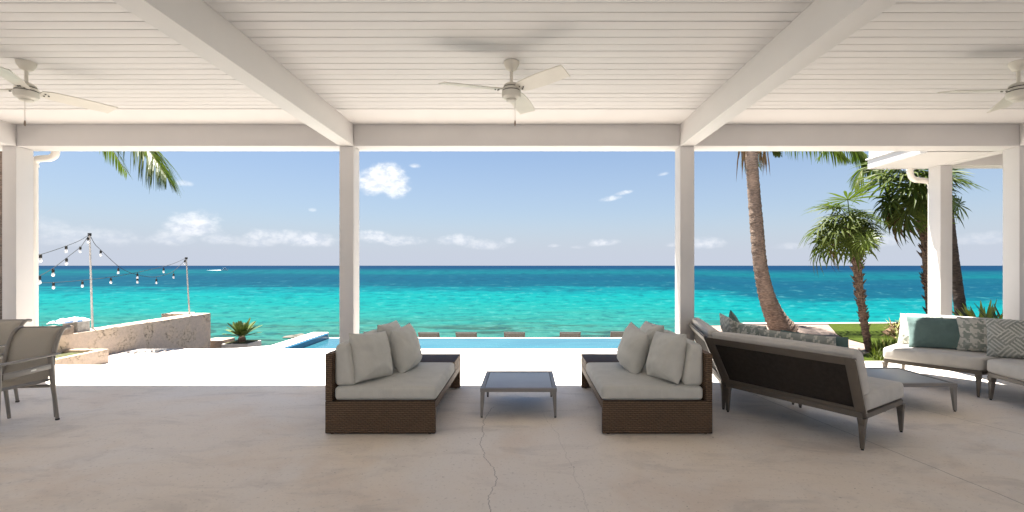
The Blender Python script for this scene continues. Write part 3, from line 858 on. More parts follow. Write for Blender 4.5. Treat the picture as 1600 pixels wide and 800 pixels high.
# ------------------------------------------------------------------ pillows
def pillow_mesh(name, w_, h_, th, seed, mat, pattern=None, cols=None, wrinkle=.011, n=30):
    rnd = random.Random(seed)
    off = Vector((rnd.uniform(0, 50), rnd.uniform(0, 50), rnd.uniform(0, 50)))
    vs = []; fs = []
    idx = {}
    def P(i, j, side):
        u = -1 + 2 * i / n; v = -1 + 2 * j / n
        u = math.copysign(abs(u) ** .85, u); v = math.copysign(abs(v) ** .85, v)
        bu = 1 - .07 * (1 - v * v); bv = 1 - .07 * (1 - u * u)
        # corners draw out a little
        x = u * w_ / 2 * bv ** .0 * (1 - .055 * (1 - abs(v) ** 2.5) * abs(u)) ; y = v * h_ / 2 * (1 - .055 * (1 - abs(u) ** 2.5) * abs(v))
        e = max(0, (1 - abs(u) ** 2.4)) ** .52 * max(0, (1 - abs(v) ** 2.4)) ** .52
        e *= 1 - .12 * v                       # fuller at the bottom
        wr = mnoise.noise(Vector((x * 7, y * 16, side * 3)) + off) * wrinkle + mnoise.noise(Vector((x * 22, y * 9, side * 3)) + off) * wrinkle * .5
        # radial creases from the corners
        cr = 0
        for cx, cy in ((1, 1), (-1, 1), (1, -1), (-1, -1)):
            dx, dy = u - cx, v - cy; r = sqrt(dx * dx + dy * dy)
            cr += max(0, 1 - r / 1.1) * sin(atan2(dy, dx) * 14 + off.x) * .011
        z = side * (e * th / 2 + (wr + cr * e) * (e ** .5))
        y2 = y - .012 * e
        return (x, z, y2)
    edge = set()
    for side in (1, -1):
        for i in range(n + 1):
            for j in range(n + 1):
                b = i in (0, n) or j in (0, n)
                k = (i, j, 0 if b else side)
                if k not in idx:
                    idx[k] = len(vs); vs.append(P(i, j, side))
        for i in range(n):
            for j in range(n):
                q = [idx.get((a, b, 0 if (a in (0, n) or b in (0, n)) else side)) for a, b in ((i, j), (i + 1, j), (i + 1, j + 1), (i, j + 1))]
                fs.append(tuple(q if side < 0 else q[::-1]))
    me = bpy.data.meshes.new(name)
    me.from_pydata(vs, [], fs)
    me.materials.append(MAT[mat])
    me.shade_smooth()
    if pattern:
        ca = me.color_attributes.new('print', 'FLOAT_COLOR', 'CORNER')
        data = []
        for p in me.polygons:
            c = Vector((0, 0, 0))
            for vi in p.vertices: c += me.vertices[vi].co
            c /= len(p.vertices)
            k = pattern(c.x, c.z)
            col = [cols[0][q] * (1 - k) + cols[1][q] * k for q in range(3)]
            for _ in p.loop_indices: data += [*col, 1]
        ca.data.foreach_set('color', data)
    return me


def piping_loop(w_, h_, me_parent):
    pass


def pat_hound(x, y, s=.016):
    a, b = int(math.floor(x / s + 1000)), int(math.floor(y / s + 1000))
    if (a + b) % 4 < 2: return 1.0 if (a % 8) < 4 else 0.0
    return 1.0 if (b % 8) < 4 else 0.0


def pat_fret(x, y):
    a = (x + y) * .7071; b = (x - y) * .7071
    s = .125
    i, j = math.floor(a / s), math.floor(b / s)
    fa, fb = a / s - i, b / s - j
    t = fa if (i + j) % 2 else fb
    return 1.0 if (t * 4) % 1 < .42 else 0.0


def pat_zig(x, y):
    s = .05
    t = (y + abs(((x / .07) % 2) - 1) * .05) / s
    return 1.0 if t % 1 < .45 else 0.0


LIGHT, GREYG, SAGEG, TEALD = (.55, .53, .47), (.26, .28, .25), (.22, .25, .215), (.10, .15, .14)


def pillow(name, label, size, loc, rz, tilt, mat='sage', seed=1, roll=0, pattern=None, cols=None, n=30, group=None):
    """loc = centre of the bottom edge; rz turns the face, tilt leans it back"""
    me = pillow_mesh(name, size[0], size[1], size[2], seed, mat, pattern, cols, n=n)
    o = link(name, me)
    o.rotation_mode = 'XYZ'
    M = Matrix.Translation(Vector(loc)) @ Matrix.Rotation(rz, 4, 'Z') @ Matrix.Rotation(tilt, 4, 'X') @ Matrix.Translation((0, 0, size[1] / 2)) @ Matrix.Rotation(roll, 4, 'Y')
    o.matrix_world = M
    tag(o, label, 'pillow', group)
    return o


# ------------------------------------------------------------------ rattan daybeds (left one, and its mirror image)
def daybed(loc, sgn, label):
    """local: x = 0 at the open front side, growing towards the back panel; y = 0 at the near end"""
    L, W = 1.52, .912
    t = thing('daybed', label, 'sofa', loc, 0, 'pair of rattan daybeds facing each other', )
    def X(x): return -sgn * x
    def B(m, a, b):
        x0, x1 = sorted((X(a[0]), X(b[0])))
        m.box((x0, a[1], a[2]), (x1, b[1], b[2]))
    m = MB(); B(m, (.0, 0, .008), (W, .045, .276)); m.build('end_panel', 'rattan', t, bevel=.006)
    m = MB(); B(m, (W - .055, .047, .008), (W + .0, L, .668)); B(m, (W - .055, .002, .278), (W, .045, .668)); m.build('back_panel', 'rattan', t, bevel=.006)
    m = MB(); B(m, (0, L - .06, .008), (W - .057, L, .34)); m.build('end_panel', 'rattan', t, bevel=.006)
    m = MB(); B(m, (0, L - .468, .342), (W - .057, L - .001, .386)); m.build('shelf', 'rattan', t, bevel=.005)
    m = MB(); B(m, (0, .047, .205), (.04, L - .062, .276)); B(m, (0.001, L - .46, .277), (.04, L - .062, .341)); m.build('side_rail', 'rattan', t, bevel=.005)
    m = MB(); B(m, (.042, .047, .225), (W - .057, L - .062, .262)); m.build('seat_base', 'rattan', t)
    for y in (.03, L - .03):
        for x in (.05, W - .05):
            m = MB(); m.tube([(X(x), y, 0), (X(x), y, .008)], .015, 10); m.build('glide', 'foot', t)
    m = MB(); m.rbox((X(.42), .53, .333), (.85, 1.02, .112), .03, .012); m.build('seat_cushion', 'sage', t, smooth=True, angle=60)
    for yc in (.29, .80):
        def wp(q, yc=yc):
            z = q.z - .385
            return (q.x + sgn * 0 + X(1) * z * .16, q.y, q.z)
        def warp(q):
            z = (q.z - .39) / .33
            # wedge: thick at the bottom, thin on top, leaning on the back panel
            xc = X(W - .055 - .085)
            return (xc + (q.x - xc) * (1 - .38 * z) + X(1) * .028 * z, q.y, q.z)
        m = MB(); m.rbox((X(W - .055 - .085), yc, .56), (.17, .48, .335), .035, .014, warp=warp); m.build('back_cushion', 'sage', t, smooth=True, angle=60)
    return t
daybed((-.753, 3.922, 0), 1, 'brown woven daybed left of the square table with pillows against its left back')
daybed((.633, 3.922, 0), -1, 'brown woven daybed right of the square table with pillows against its right back')
G = 'plain grey-beige pillows on the two daybeds'
S = (.43, .43, .235)
pillow('pillow', 'plain pillow nearest on the left daybed', S, (-1.33, 4.19, .39), radians(62), radians(-15), seed=3, roll=radians(4), group=G)
pillow('pillow', 'plain pillow upright farther along the left daybed', S, (-1.13, 4.60, .39), radians(80), radians(-12), seed=5, roll=radians(-3), group=G)
pillow('pillow', 'plain pillow mostly hidden behind the other two on the left daybed', S, (-1.32, 4.88, .40), radians(80), radians(-16), seed=8, group=G)
pillow('pillow', 'plain pillow nearest on the right daybed', S, (1.19, 4.18, .39), radians(-70), radians(-15), seed=11, roll=radians(-4), group=G)
pillow('pillow', 'plain pillow with a pointed top corner farther along the right daybed', S, (.99, 4.56, .39), radians(-80), radians(-12), seed=13, roll=radians(9), group=G)
pillow('pillow', 'plain pillow tucked behind the other two on the right daybed', S, (1.20, 4.84, .40), radians(-80), radians(-16), seed=17, group=G)


# ------------------------------------------------------------------ low square tables
def low_table(loc, label, w_=.705, d_=.72, h=.272):
    t = thing('coffee_table', label, 'table', loc, 0, 'low square tables with slate tops')
    m = MB(); e = .036
    o = [(-w_ / 2, 0), (w_ / 2, 0), (w_ / 2, d_), (-w_ / 2, d_)]
    i = [(-w_ / 2 + e, e), (w_ / 2 - e, e), (w_ / 2 - e, d_ - e), (-w_ / 2 + e, d_ - e)]
    for k in range(4):
        k2 = (k + 1) % 4
        m.hexa([(*o[k], h - .034), (*o[k2], h - .034), (*i[k2], h - .034), (*i[k], h - .034)], [(*o[k], h), (*o[k2], h), (*i[k2], h), (*i[k], h)])
    m.build('frame', 'table_frame', t)
    m = MB(); g = .006
    m.box((-w_ / 2 + e + g, e + g, h - .014), (w_ / 2 - e - g, d_ - e - g, h - .003)); m.build('tabletop', 'table_top', t, bevel=.002)
    m = MB(); m.box((-w_ / 2 + e - .001, e - .001, h - .03), (w_ / 2 - e + .001, d_ - e + .001, h - .0155)); m.build('support_panel', 'foot', t)
    for sx in (-1, 1):
        for sy in (0, 1):
            x = sx * (w_ / 2 - .0025); y = .0025 if sy == 0 else d_ - .0025
            a, b = .040, .021
            iy = 1 if sy == 0 else -1
            m = MB()
            m.hexa([(x, y, .012), (x - sx * b, y, .012), (x - sx * b, y + iy * b, .012), (x, y + iy * b, .012)],
                   [(x, y, h - .035), (x - sx * a, y, h - .035), (x - sx * a, y + iy * a, h - .035), (x, y + iy * a, h - .035)])
            lg = m.build('leg', 'table_frame', t)
            m = MB(); m.tube([(x - sx * .011, y + iy * .011, 0), (x - sx * .011, y + iy * .011, .0115)], .010, 10); m.build('glide', 'foot', lg)
    return t
low_table((-.07, 4.352, 0), 'low square table with grey top standing between the two rattan daybeds')
low_table((3.775, 4.53, 0), 'low square table with grey top in front of the curved sofa on the right')


# ------------------------------------------------------------------ curved sectional modules
T = tan(radians(22.5))
def module(M_, ax, ay, label, group):
    """M_ = back corner at the mitred end; ax along the back to the square end, ay towards the seat front"""
    ax = Vector((*ax, 0)).normalized(); ay = Vector((*ay, 0)).normalized()
    t = thing('sectional_sofa', label, 'sofa', (M_[0], M_[1], 0), 0, group)
    def W(x, y, z): return ax * x + ay * y + Vector((0, 0, z))
    L, D = 1.19, .73
    g = .008
    zr0, zr1 = .243, .283
    def fr(x0, y0, x1, y1): pass
    # seat frame: four rails
    def rail(p, q, wd, name='seat_rail'):
        m = MB(); m.bar(W(*p, (zr0 + zr1) / 2), W(*q, (zr0 + zr1) / 2), wd, zr1 - zr0); return m
    m = MB()
    m.bar(W(g + .02, .0, .263), W(L - .02, .0, .263), .045, .040)
    m.bar(W(T * D + .02, D - .02, .262), W(L - .02, D - .02, .262), .04, .040)
    m.bar(W(L - .02, .02, .263), W(L - .02, D - .04, .263), .04, .038)
    m.bar(W(g + .025, .02, .261), W(T * D + .022, D - .03, .261), .04, .036)
    m.build('seat_frame', 'taupe', t)
    m = MB(); lo = [W(.05, .03, .268), W(L - .042, .03, .268), W(L - .042, D - .042, .268), W(T * D + .05, D - .042, .268)]
    m.hexa(lo, [p + Vector((0, 0, .008)) for p in lo]); m.build('seat_base', 'dark_mesh', t)
    # legs: tapered square, slight outward rake
    for (x, y, rx, ry) in ((g + .028, .0, .0, -.03), (L - .028, .0, 0, -.03), (T * D + .045, D - .022, 0, .012), (L - .022, D - .022, 0, .012)):
        m = MB(); p0 = W(x + rx, y + ry * -.0 + (ry if ry > 0 else 0), .0); p1 = W(x, y, .243)
        p0 = W(x, y + (.012 if ry > 0 else 0), .012)
        def ring(c, k): return [c + (ax * sx + ay * sy) * k / 2 for sx, sy in ((-1, -1), (1, -1), (1, 1), (-1, 1))]
        r0, r1, r2 = ring(p0, .024), ring(W(x, y, .19), .043), ring(W(x, y, .2425), .056)
        # keep winding right for both hands
        if ax.cross(ay).z < 0: r0, r1, r2 = r0[::-1], r1[::-1], r2[::-1]
        m.hexa(r0, r1); m.hexa(r1, r2)
        lg = m.build('leg', 'taupe', t, bevel=.003)
        m = MB(); m.tube([W(x, y + (.012 if ry > 0 else 0), 0), W(x, y + (.012 if ry > 0 else 0), .0118)], .011, 10); m.build('glide', 'foot', lg)
    # back: leaning frame with dark panel
    zb, zt, lean = .285, .718, -.185
    def Bk(x, s, d=0.0):                  # s 0..1 up the back, d thickness towards the seat
        return W(x, lean * s + d, zb + (zt - zb) * s)
    wd = .072
    def slab(m, x0, x1, s0, s1, d0, d1, x0t=None, x1t=None):
        x0t = x0 if x0t is None else x0t; x1t = x1 if x1t is None else x1t
        lo = [Bk(x0, s0, d0), Bk(x1, s0, d0), Bk(x1, s0, d1), Bk(x0, s0, d1)]
        hi = [Bk(x0t, s1, d0), Bk(x1t, s1, d0), Bk(x1t, s1, d1), Bk(x0t, s1, d1)]
        m.hexa(lo, hi)
    xt = -.077 * 0 - abs(lean) * T           # mitred end leans outwards to keep meeting its neighbour
    m = MB()
    slab(m, g, g + wd, -.08, 1, -.018, .018, g + xt, g + xt + wd)
    slab(m, L - wd, L, -.08, 1, -.018, .018)
    slab(m, g + wd - .0 + xt, L - wd, .86, 1, -.0175, .0175)
    slab(m, g + wd - .01, L - wd, -.08, .075, -.0175, .0175)
    m.build('back_frame', 'taupe', t, bevel=.003)
    m = MB(); slab(m, g + wd - .01, L - wd + .003, .075, .862, -.006, .002, g + wd + xt * .86 - .006, L - wd + .003); m.build('back_panel', 'dark_mesh', t)
    m = MB(); pp = [Bk(L + .004, s, -.004) for s in (0, .5, .96)] + [Bk(L - .02, 1.012, -.004), Bk(g + xt + .02, 1.012, -.004)]
    m.tube(pp, .004, 6); m.build('piping', 'piping', t)
    # cushions
    cx, cy = (L + .0) / 2, .385
    def warp_seat(q):
        # trapezoid: left border follows the mitre
        x, y, z = q
        y2 = y
        f = x / (L - .012)
        xl = .012 + T * max(0, y2)
        return W(xl + (L - .006 - xl) * f, y2, z)
    m = MB(); m.rbox(((L - .012) / 2, .395, .352), (L - .012, .70, .132), .032, .012, n=12, warp=warp_seat); m.build('seat_cushion', 'cushion', t, smooth=True, angle=60)
    def warp_back(q):
        x, y, z = q
        s = (z - .285) / (zt - .285)
        f = x / (L - .012)
        yy = lean * s + y
        xl = .012 + T * yy
        return W(xl + (L - .004 - xl) * f, yy, z)
    m = MB(); m.rbox(((L - .012) / 2, .10, .59), (L - .012, .135, .36), .04, .012, n=12, warp=warp_back); m.build('back_cushion', 'cushion', t, smooth=True, angle=60)
    return t, W
def unit(a): return (cos(radians(a)), sin(radians(a)))
GA, GC = 'curved sofa seen from behind', 'curved sofa facing the camera at right'
MA = (1.912 + .0, 4.564)
_, WA = module(MA, unit(-56.6), unit(33.4), 'long curved sofa section with dark back panel turned to the camera', GA)
_, WB = module((MA[0] + .003, MA[1] + .014), unit(78.4), unit(-11.6), 'sofa section beyond the mitred corner seen edge-on behind the brown daybed', GA)
M2 = (5.59, 5.204)
_, WC = module(M2, unit(128), unit(218), 'sofa section carrying the teal pillow below the two right columns', GC)
_, WD = module((M2[0] + .010, M2[1] - .010), unit(263), unit(173), 'sofa section at the right picture edge with the fret pattern pillow', GC)

def on(origin, W, x, y, z): 
    p = W(x, y, z); return (origin[0] + p.x, origin[1] + p.y, p.z)
# pillows on the curved sofas: rz = direction the face looks
def prz(a): return radians(a + 90)
pillow('pillow', 'long houndstooth print pillow showing above the back of the near curved sofa', (.66, .44, .15), on(MA, WA, .62, .235, .42), prz(33.4 + 0), radians(-22), 'printed', 21, 0, lambda x, y: pat_hound(x, y, .013), (GREYG, LIGHT), 46)
pillow('pillow', 'smooth dark teal pillow behind the houndstooth one on the near curved sofa', (.56, .42, .14), on(MA, WA, .70, .36, .42), prz(33.4), radians(-20), 'teal', 22)
pillow('pillow', 'houndstooth pillow at the inner corner of the near curved sofa', (.46, .46, .15), on(MA, WA, .20, .30, .42), prz(15), radians(-20), 'printed', 23, 0, lambda x, y: pat_hound(x, y, .013), (SAGEG, LIGHT), 40)
pillow('pillow', 'grey zigzag pillow leaning in the far section of the near curved sofa', (.50, .50, .15), on(MA, WB, .36, .24, .42), prz(-11.6), radians(-20), 'printed', 24, 0, pat_zig, (GREYG, LIGHT), 40)
pillow('pillow', 'small dark teal pillow peeking above the zigzag pillow', (.44, .44, .14), on(MA, WB, .74, .34, .44), prz(-20), radians(-16), 'teal', 25, radians(20))
pillow('pillow', 'large teal pillow propped in front of the houndstooth ones on the right sofa', (.60, .385, .16), on(M2, WC, .72, .40, .425), prz(245), radians(-17), 'teal', 31)
pillow('pillow', 'pale houndstooth pillow half hidden left of the large teal pillow', (.42, .39, .15), on(M2, WC, .95, .27, .425), prz(218), radians(-18), 'printed', 32, 0, lambda x, y: pat_hound(x, y, .012), (SAGEG, LIGHT), 40)
pillow('pillow', 'green houndstooth pillow half hidden right of the large teal pillow', (.46, .40, .15), on(M2, WC, .36, .33, .425), prz(228), radians(-16), 'printed', 33, 0, lambda x, y: pat_hound(x, y, .014), (SAGEG, LIGHT), 44)
pillow('pillow', 'grey pillow with white interlocking fret pattern at the right edge', (.54, .43, .17), on(M2, WD, .33, .42, .425), prz(215), radians(-17), 'printed', 34, radians(-4), pat_fret, ((.20, .21, .185), (.50, .49, .43)), 84)


# ------------------------------------------------------------------ sling dining chairs at the left edge
def sling_chair(loc, rz, label):
    t = thing('sling_chair', label, 'chair', loc, rz, 'sling dining chairs at the left')
    for x in (0, -.50):
        s = 1 if x == 0 else -1
        m = MB(); m.tube([(x, 0, .012), (x - .01 * s, -.03, .30), (x - .02 * s, -.05, .585)], [.013, .018, .02], 10); m.build('leg', 'chair_metal', t, smooth=True)
        m = MB(); m.tube([(x, -.56, .012), (x - .01 * s, -.54, .30), (x - .02 * s, -.52, .585)], [.013, .018, .02], 10); m.build('leg', 'chair_metal', t, smooth=True)
        for yy in (0, -.56):
            m = MB(); m.tube([(x, yy, 0), (x, yy, .014)], .016, 10); m.build('glide', 'foot', t)
        m = MB(); m.bar((x - .02 * s, -.60, .603), (x - .02 * s, .03, .595), .055, .016); m.build('armrest', 'chair_metal', t, bevel=.005)
        m = MB(); m.bar((x - .015 * s, -.50, .50), (x - .015 * s, -.04, .50), .022, .05); rl = m.build('side_rail', 'chair_metal', t, bevel=.006)
        if s > 0:
            m = MB(); m.box((x - .003, -.26, .495), (x - .001, -.21, .507)); m.build('maker_tag', 'brand_tag', rl)
        px = x - .055 * s
        pts = bez([(px, .20, .815), (px, .15, .818), (px, .105, .78), (px, .065, .70), (px, .035, .60), (px, .02, .50), (px, .025, .38), (px, .03, .30)], 24)
        m = MB(); m.tube(pts, .017, 10); m.build('back_post', 'chair_metal', t, smooth=True)
        m = MB(); m.tube([(px, .03, .30), (px - .005 * s, .06, .012)], [.016, .013], 10); m.build('leg', 'chair_metal', t, smooth=True)
    # sling: back and seat in one strip
    path = bez([(0, .19, .818), (0, .15, .812), (0, .10, .765), (0, .06, .68), (0, .035, .58), (0, .015, .48), (0, -.02, .385), (0, -.12, .36), (0, -.30, .375), (0, -.50, .40)], 30)
    vs = []; fs = []
    for k, p in enumerate(path):
        for xx in (-.065, -.15, -.25, -.35, -.435):
            sag = .012 * (1 - ((xx + .25) / .19) ** 2)
            vs.append((xx, p.y - sag if k < 16 else p.y, p.z - (sag if k >= 16 else 0)))
    for k in range(len(path) - 1):
        for i in range(4):
            fs.append((k * 5 + i, k * 5 + i + 1, (k + 1) * 5 + i + 1, (k + 1) * 5 + i))
    m = MB(); m.add(vs, fs); s_ = m.build('sling', 'sling', t, smooth=True); md = s_.modifiers.new('thick', 'SOLIDIFY'); md.thickness = .004
    m = MB(); m.tube([(-.055, .20, .815), (-.445, .20, .815)], .014, 10); m.build('top_rail', 'chair_metal', t, smooth=True)
    m = MB(); m.tube([(-.04, -.02, .315), (-.46, -.02, .315)], .015, 10); m.build('cross_rail', 'chair_metal', t, smooth=True)
    m = MB(); m.tube([(-.02, -.51, .39), (-.48, -.51, .39)], .015, 10); m.build('cross_rail', 'chair_metal', t, smooth=True)
    for x in (-.06, -.44):
        m = MB(); m.tube([(x, -.02, .37), (x, -.51, .395)], .014, 8); m.build('seat_rail', 'chair_metal', t, smooth=True)
    return t
c1 = sling_chair((-4.255, 4.30, 0), radians(7), 'front taupe sling chair with its whole right leg standing on the shaded floor')
dup(c1, (-5.22, 4.86, 0), radians(4), 'farther taupe sling chair showing only its curled top and one leg at the left edge')

# ------------------------------------------------------------------ coral stone walls at left
m = MB(); m.box((-7.64, 6.75, -1.2), (-7.29, 10.95, .304)); o = m.build('coral_wall', 'coral', bevel=.012); tag(o, 'long pitted coral stone wall with a sunlit white top running to the sea', 'wall')
m = MB(); m.box((-8.15, 10.58, -1.2), (-7.645, 10.95, .325)); o = m.build('coral_wall', 'coral', bevel=.012); tag(o, 'short coral stone return behind the far end of the long wall', 'wall')
t = thing('raised_planter', 'low coral stone planter bed in front of the long coral wall', 'planter', (-6.98, 7.15, 0))
m = MB()
m.box((.23, -.42, -.4), (.31, .42, .07)); m.box((-.305, .32, -.4), (.228, .42, .0695)); m.box((-.305, -.42, -.4), (.228, -.34, .0695))
m.build('wall', 'coral', t, bevel=.006)
m = MB(); m.box((-.305, -.338, -.4), (.228, .318, .03)); m.build('soil', 'soil', t)

def blob_box(m, c, s, amp, seed, n=6):
    vs = []; fs = []; key = {}
    r = Vector((seed * 3.1, seed * 1.7, 0))
    def vid(a, b, cc):
        k = (a, b, cc)
        if k not in key:
            p = Vector((a / n * 2 - 1, b / n * 2 - 1, cc / n * 2 - 1))
            q = Vector((p.x * s[0] / 2, p.y * s[1] / 2, p.z * s[2] / 2))
            q += Vector(mnoise.noise_vector(p * 1.6 + r)) * amp
            key[k] = len(vs); vs.append(q + Vector(c))
        return key[k]
    for a in range(n):
        for b in range(n):
            for f in range(2):
                e = n * f
                for q in ([vid(a, b, e), vid(a + 1, b, e), vid(a + 1, b + 1, e), vid(a, b + 1, e)], [vid(e, a, b), vid(e, a + 1, b), vid(e, a + 1, b + 1), vid(e, a, b + 1)], [vid(a, e, b), vid(a, e, b + 1), vid(a + 1, e, b + 1), vid(a + 1, e, b)]):
                    fs.append(tuple(q if f else q[::-1]))
    m.add(vs, fs)

m = MB(); blob_box(m, (0, 0, .085), (.24, .22, .17), .006, 2); o = m.build('stone_block', 'stonebox', loc=(-7.46, 7.86, .304), bevel=0, smooth=True); tag(o, 'grey square block on the coral wall under a white sheet', 'block')
m = MB(); blob_box(m, (0, 0, .065), (.34, .20, .13), .005, 4); o = m.build('stone_block', 'brownbox', loc=(-7.46, 7.53, .304), smooth=True); tag(o, 'brown block on the coral wall left of the grey one', 'block')
# crumpled white sheet over both blocks
vs = []; fs = []; n = 26
for i in range(n + 1):
    for j in range(10):
        u = i / n; v = j / 9
        a = pi * v
        rr = .10 + .012 * mnoise.noise(Vector((u * 7, v * 3, 4)))
        h = .045 * (.5 + .5 * sin(u * pi) ** .5) + .022 * mnoise.noise(Vector((u * 9, v * 4, 9)))
        vs.append((cos(a) * rr * (1.05 - .1 * abs(u - .5)), (u - .5) * .56, sin(a) * h * (0.4 + sin(u * pi) ** .35) + (.0 if v not in (0, 1) else -.006)))
for i in range(n):
    for j in range(9):
        fs.append((i * 10 + j, (i + 1) * 10 + j, (i + 1) * 10 + j + 1, i * 10 + j + 1))
t = thing('plastic_sheet', 'crumpled white and blue plastic sheet lying on the blocks on the wall', 'sheet', (-7.46, 7.74, .482))
m = MB(); m.add(vs, fs); o = m.build('sheet', 'plastic_bag', t, smooth=True); md = o.modifiers.new('thick', 'SOLIDIFY'); md.thickness = .006
m = MB(); m.box((.112, -.20, .000), (.117, -.06, .014)); m.box((.112, .02, -.004), (.117, .10, .016)); m.build('stripe', 'blue_print', t)
# thin dry twigs behind the near chair
t = thing('yucca_shoots', 'thin dark spiky shoots standing on the coral wall behind the chairs', 'plant', (-7.45, 7.12, .304))
for k, (dy, a, b) in enumerate(((-.10, .05, .16), (.0, -.04, .10), (.16, .02, .19), (.22, -.06, .15), (.36, .03, .12), (.05, .12, .08))):
    m = MB(); m.tube([(0, dy, 0), (.0, dy + a * .5, b * .6), (.0, dy + a, b)], [.007, .006, .001], 5); m.build('shoot', 'agave_dark', t)

# stone steps and cycad tub beyond the terrace edge
m = MB(); m.box((-7.62, 11.1, -1.6), (-7.13, 11.6, -.36)); o = m.build('stone_step', 'brownbox', bevel=.01); tag(o, 'taller brown stone block just past the end of the coral wall', 'step')
m = MB(); m.box((-7.12, 11.15, -1.6), (-7.0, 11.5, -.50)); o = m.build('stone_step', 'coral', bevel=.01); tag(o, 'lower stone block beside the taller one by the coral wall', 'step')


# ------------------------------------------------------------------ vegetation builders
def strip(m, pts, widths, nrm, fold=0.0):
    """tapering leaf strip; nrm = surface normal hint, fold lifts the borders"""
    P = [Vector(p) for p in pts]
    vs = []; fs = []
    nr = Vector(nrm)
    for i, p in enumerate(P):
        t_ = (P[min(i + 1, len(P) - 1)] - P[max(0, i - 1)])
        if t_.length < 1e-9: t_ = Vector((0, 0, 1))
        t_.normalize()
        s_ = t_.cross(nr)
        if s_.length < 1e-4: s_ = t_.cross(Vector((1, .3, 0)))
        s_.normalize()
        up = s_.cross(t_)
        if fold:
            vs += [p - s_ * widths[i] / 2 + up * fold * widths[i], p, p + s_ * widths[i] / 2 + up * fold * widths[i]]
        else:
            vs += [p - s_ * widths[i] / 2, p + s_ * widths[i] / 2]
    k = 3 if fold else 2
    for i in range(len(P) - 1):
        for j in range(k - 1):
            fs.append((i * k + j, i * k + j + 1, (i + 1) * k + j + 1, (i + 1) * k + j))
    m.add(vs, fs)


def coco_frond(pts, leaf_len, parent, seed, nleaf=46, hang=.55, mats=('frond', 'frond_rib'), wdt=.034):
    rnd = random.Random(seed)
    R = bez(pts, 40)
    m = MB()
    m.m = 1
    m.tube(R, [.022 * (1 - .85 * i / 40) + .002 for i in range(41)], 6)
    m.m = 0
    for k in range(nleaf):
        u = .10 + .90 * k / (nleaf - 1)
        f = u * 40; i = min(int(f), 39); p = R[i].lerp(R[i + 1], f - i)
        tg = (R[min(i + 2, 40)] - R[max(i - 1, 0)]).normalized()
        side = tg.cross(Vector((0, 0, 1)))
        if side.length < .05: side = Vector((0, 1, 0))
        side.normalize()
        L = leaf_len * (.55 + .45 * sin(pi * min(1, u * .85 + .15))) * rnd.uniform(.88, 1.08) * (1 - .45 * max(0, u - .8) / .2)
        for sg in (-1, 1):
            d = (tg * (.55 + .5 * u) + side * sg * (.75) + Vector((0, 0, -.12))).normalized()
            d = (d + Vector((rnd.uniform(-.09, .09), rnd.uniform(-.09, .09), rnd.uniform(-.09, .09)))).normalized()
            q = p.copy(); P = [q.copy()]
            hg = hang * rnd.uniform(.6, 1.3)
            for s_ in range(4):
                q = q + d * L / 4
                P.append(q.copy())
                d = (d + Vector((0, 0, -hg * .55))).normalized()
            strip(m, P, [wdt * .5, wdt, wdt * .9, wdt * .6, .002], tg.cross(d) if tg.cross(d).length > .1 else side, 0)
    return m.build('frond', mats, parent)


def ringed_trunk(path, radii, mat, parent, ring=.075, seed=1, amp=.10, n=18):
    P = bez(path, 150)
    tot = sum((P[i + 1] - P[i]).length for i in range(150))
    m = MB(); rr = []
    acc = 0
    nr = len(radii) - 1
    for i in range(151):
        u = i / 150 * nr; k = min(int(u), nr - 1)
        r = radii[k] * (1 - (u - k)) + radii[k + 1] * (u - k)
        ph = (i * tot / 150 / ring) % 1
        rr.append(r * (1 + amp * (ph - .5) + .02 * mnoise.noise(Vector((i * .2, seed, 0)))))
    m.tube(P, rr, n)
    # irregular surface
    v2 = []
    for (x, y, z) in m.v:
        q = Vector((x, y, z)); d = mnoise.noise(Vector((x * 9, y * 9, z * 16))) * .012
        c = min(P, key=lambda a: abs(a.z - z)) if False else q
        v2.append((x + d, y + d * .6, z))
    m.v = v2
    return m.build('trunk', mat, parent, smooth=True, angle=75)


def fan_leaf_mesh(name, mat, R_=.45, pet=.45, nseg=24, seed=1, droop=.25, arc=300):
    """local: petiole from origin along +Y, blade beyond it, roughly in the XY plane (Z up)"""
    rnd = random.Random(seed)
    m = MB(); m.m = 1
    m.tube([(0, 0, 0), (0, pet * .5, .02), (0, pet, 0)], [.011, .008, .006], 5)
    m.m = 0
    c = Vector((0, pet, 0))
    for k in range(nseg):
        a = radians(-arc / 2 + arc * k / (nseg - 1))
        be = radians(48)
        d = Vector((sin(a), cos(a) * cos(be), -cos(a) * sin(be))) + Vector((0, sin(be), cos(be))) * .10 * sin(k * 2.3)
        L = R_ * (1 - .28 * (abs(a) / radians(arc / 2)) ** 2) * rnd.uniform(.80, 1.18)
        P = []; W_ = []
        q = c.copy(); dd = d.normalized()
        for s_ in range(6):
            P.append(q.copy())
            q = q + dd * L / 5
            if s_ >= 2: dd = (dd + Vector((rnd.uniform(-.05, .05), rnd.uniform(-.05, .05), -droop * rnd.uniform(.4, 2.2)))).normalized()
        w0 = 2 * L * tan(radians(arc / nseg) / 2)
        W_ = [.004, w0 * .20, w0 * .36, min(.036, w0 * .42), .020, .001]
        strip(m, P, W_, Vector((0, sin(be), cos(be))), .18)
    return m.mesh(name, [mat, 'fan_leaf_light' if mat != 'dead_leaf' else 'dead_leaf'])


LEAVES = [fan_leaf_mesh('fan_leaf_blade', 'fan_leaf', .47, .42, 24, s, .16 + .06 * s) for s in range(4)]
LEAF_LIGHT = fan_leaf_mesh('fan_leaf_pale', 'fan_leaf_light', .42, .42, 26, 9, .10, 320)
LEAF_DEAD = fan_leaf_mesh('fan_leaf_dry', 'dead_leaf', .40, .40, 20, 12, .45, 260)


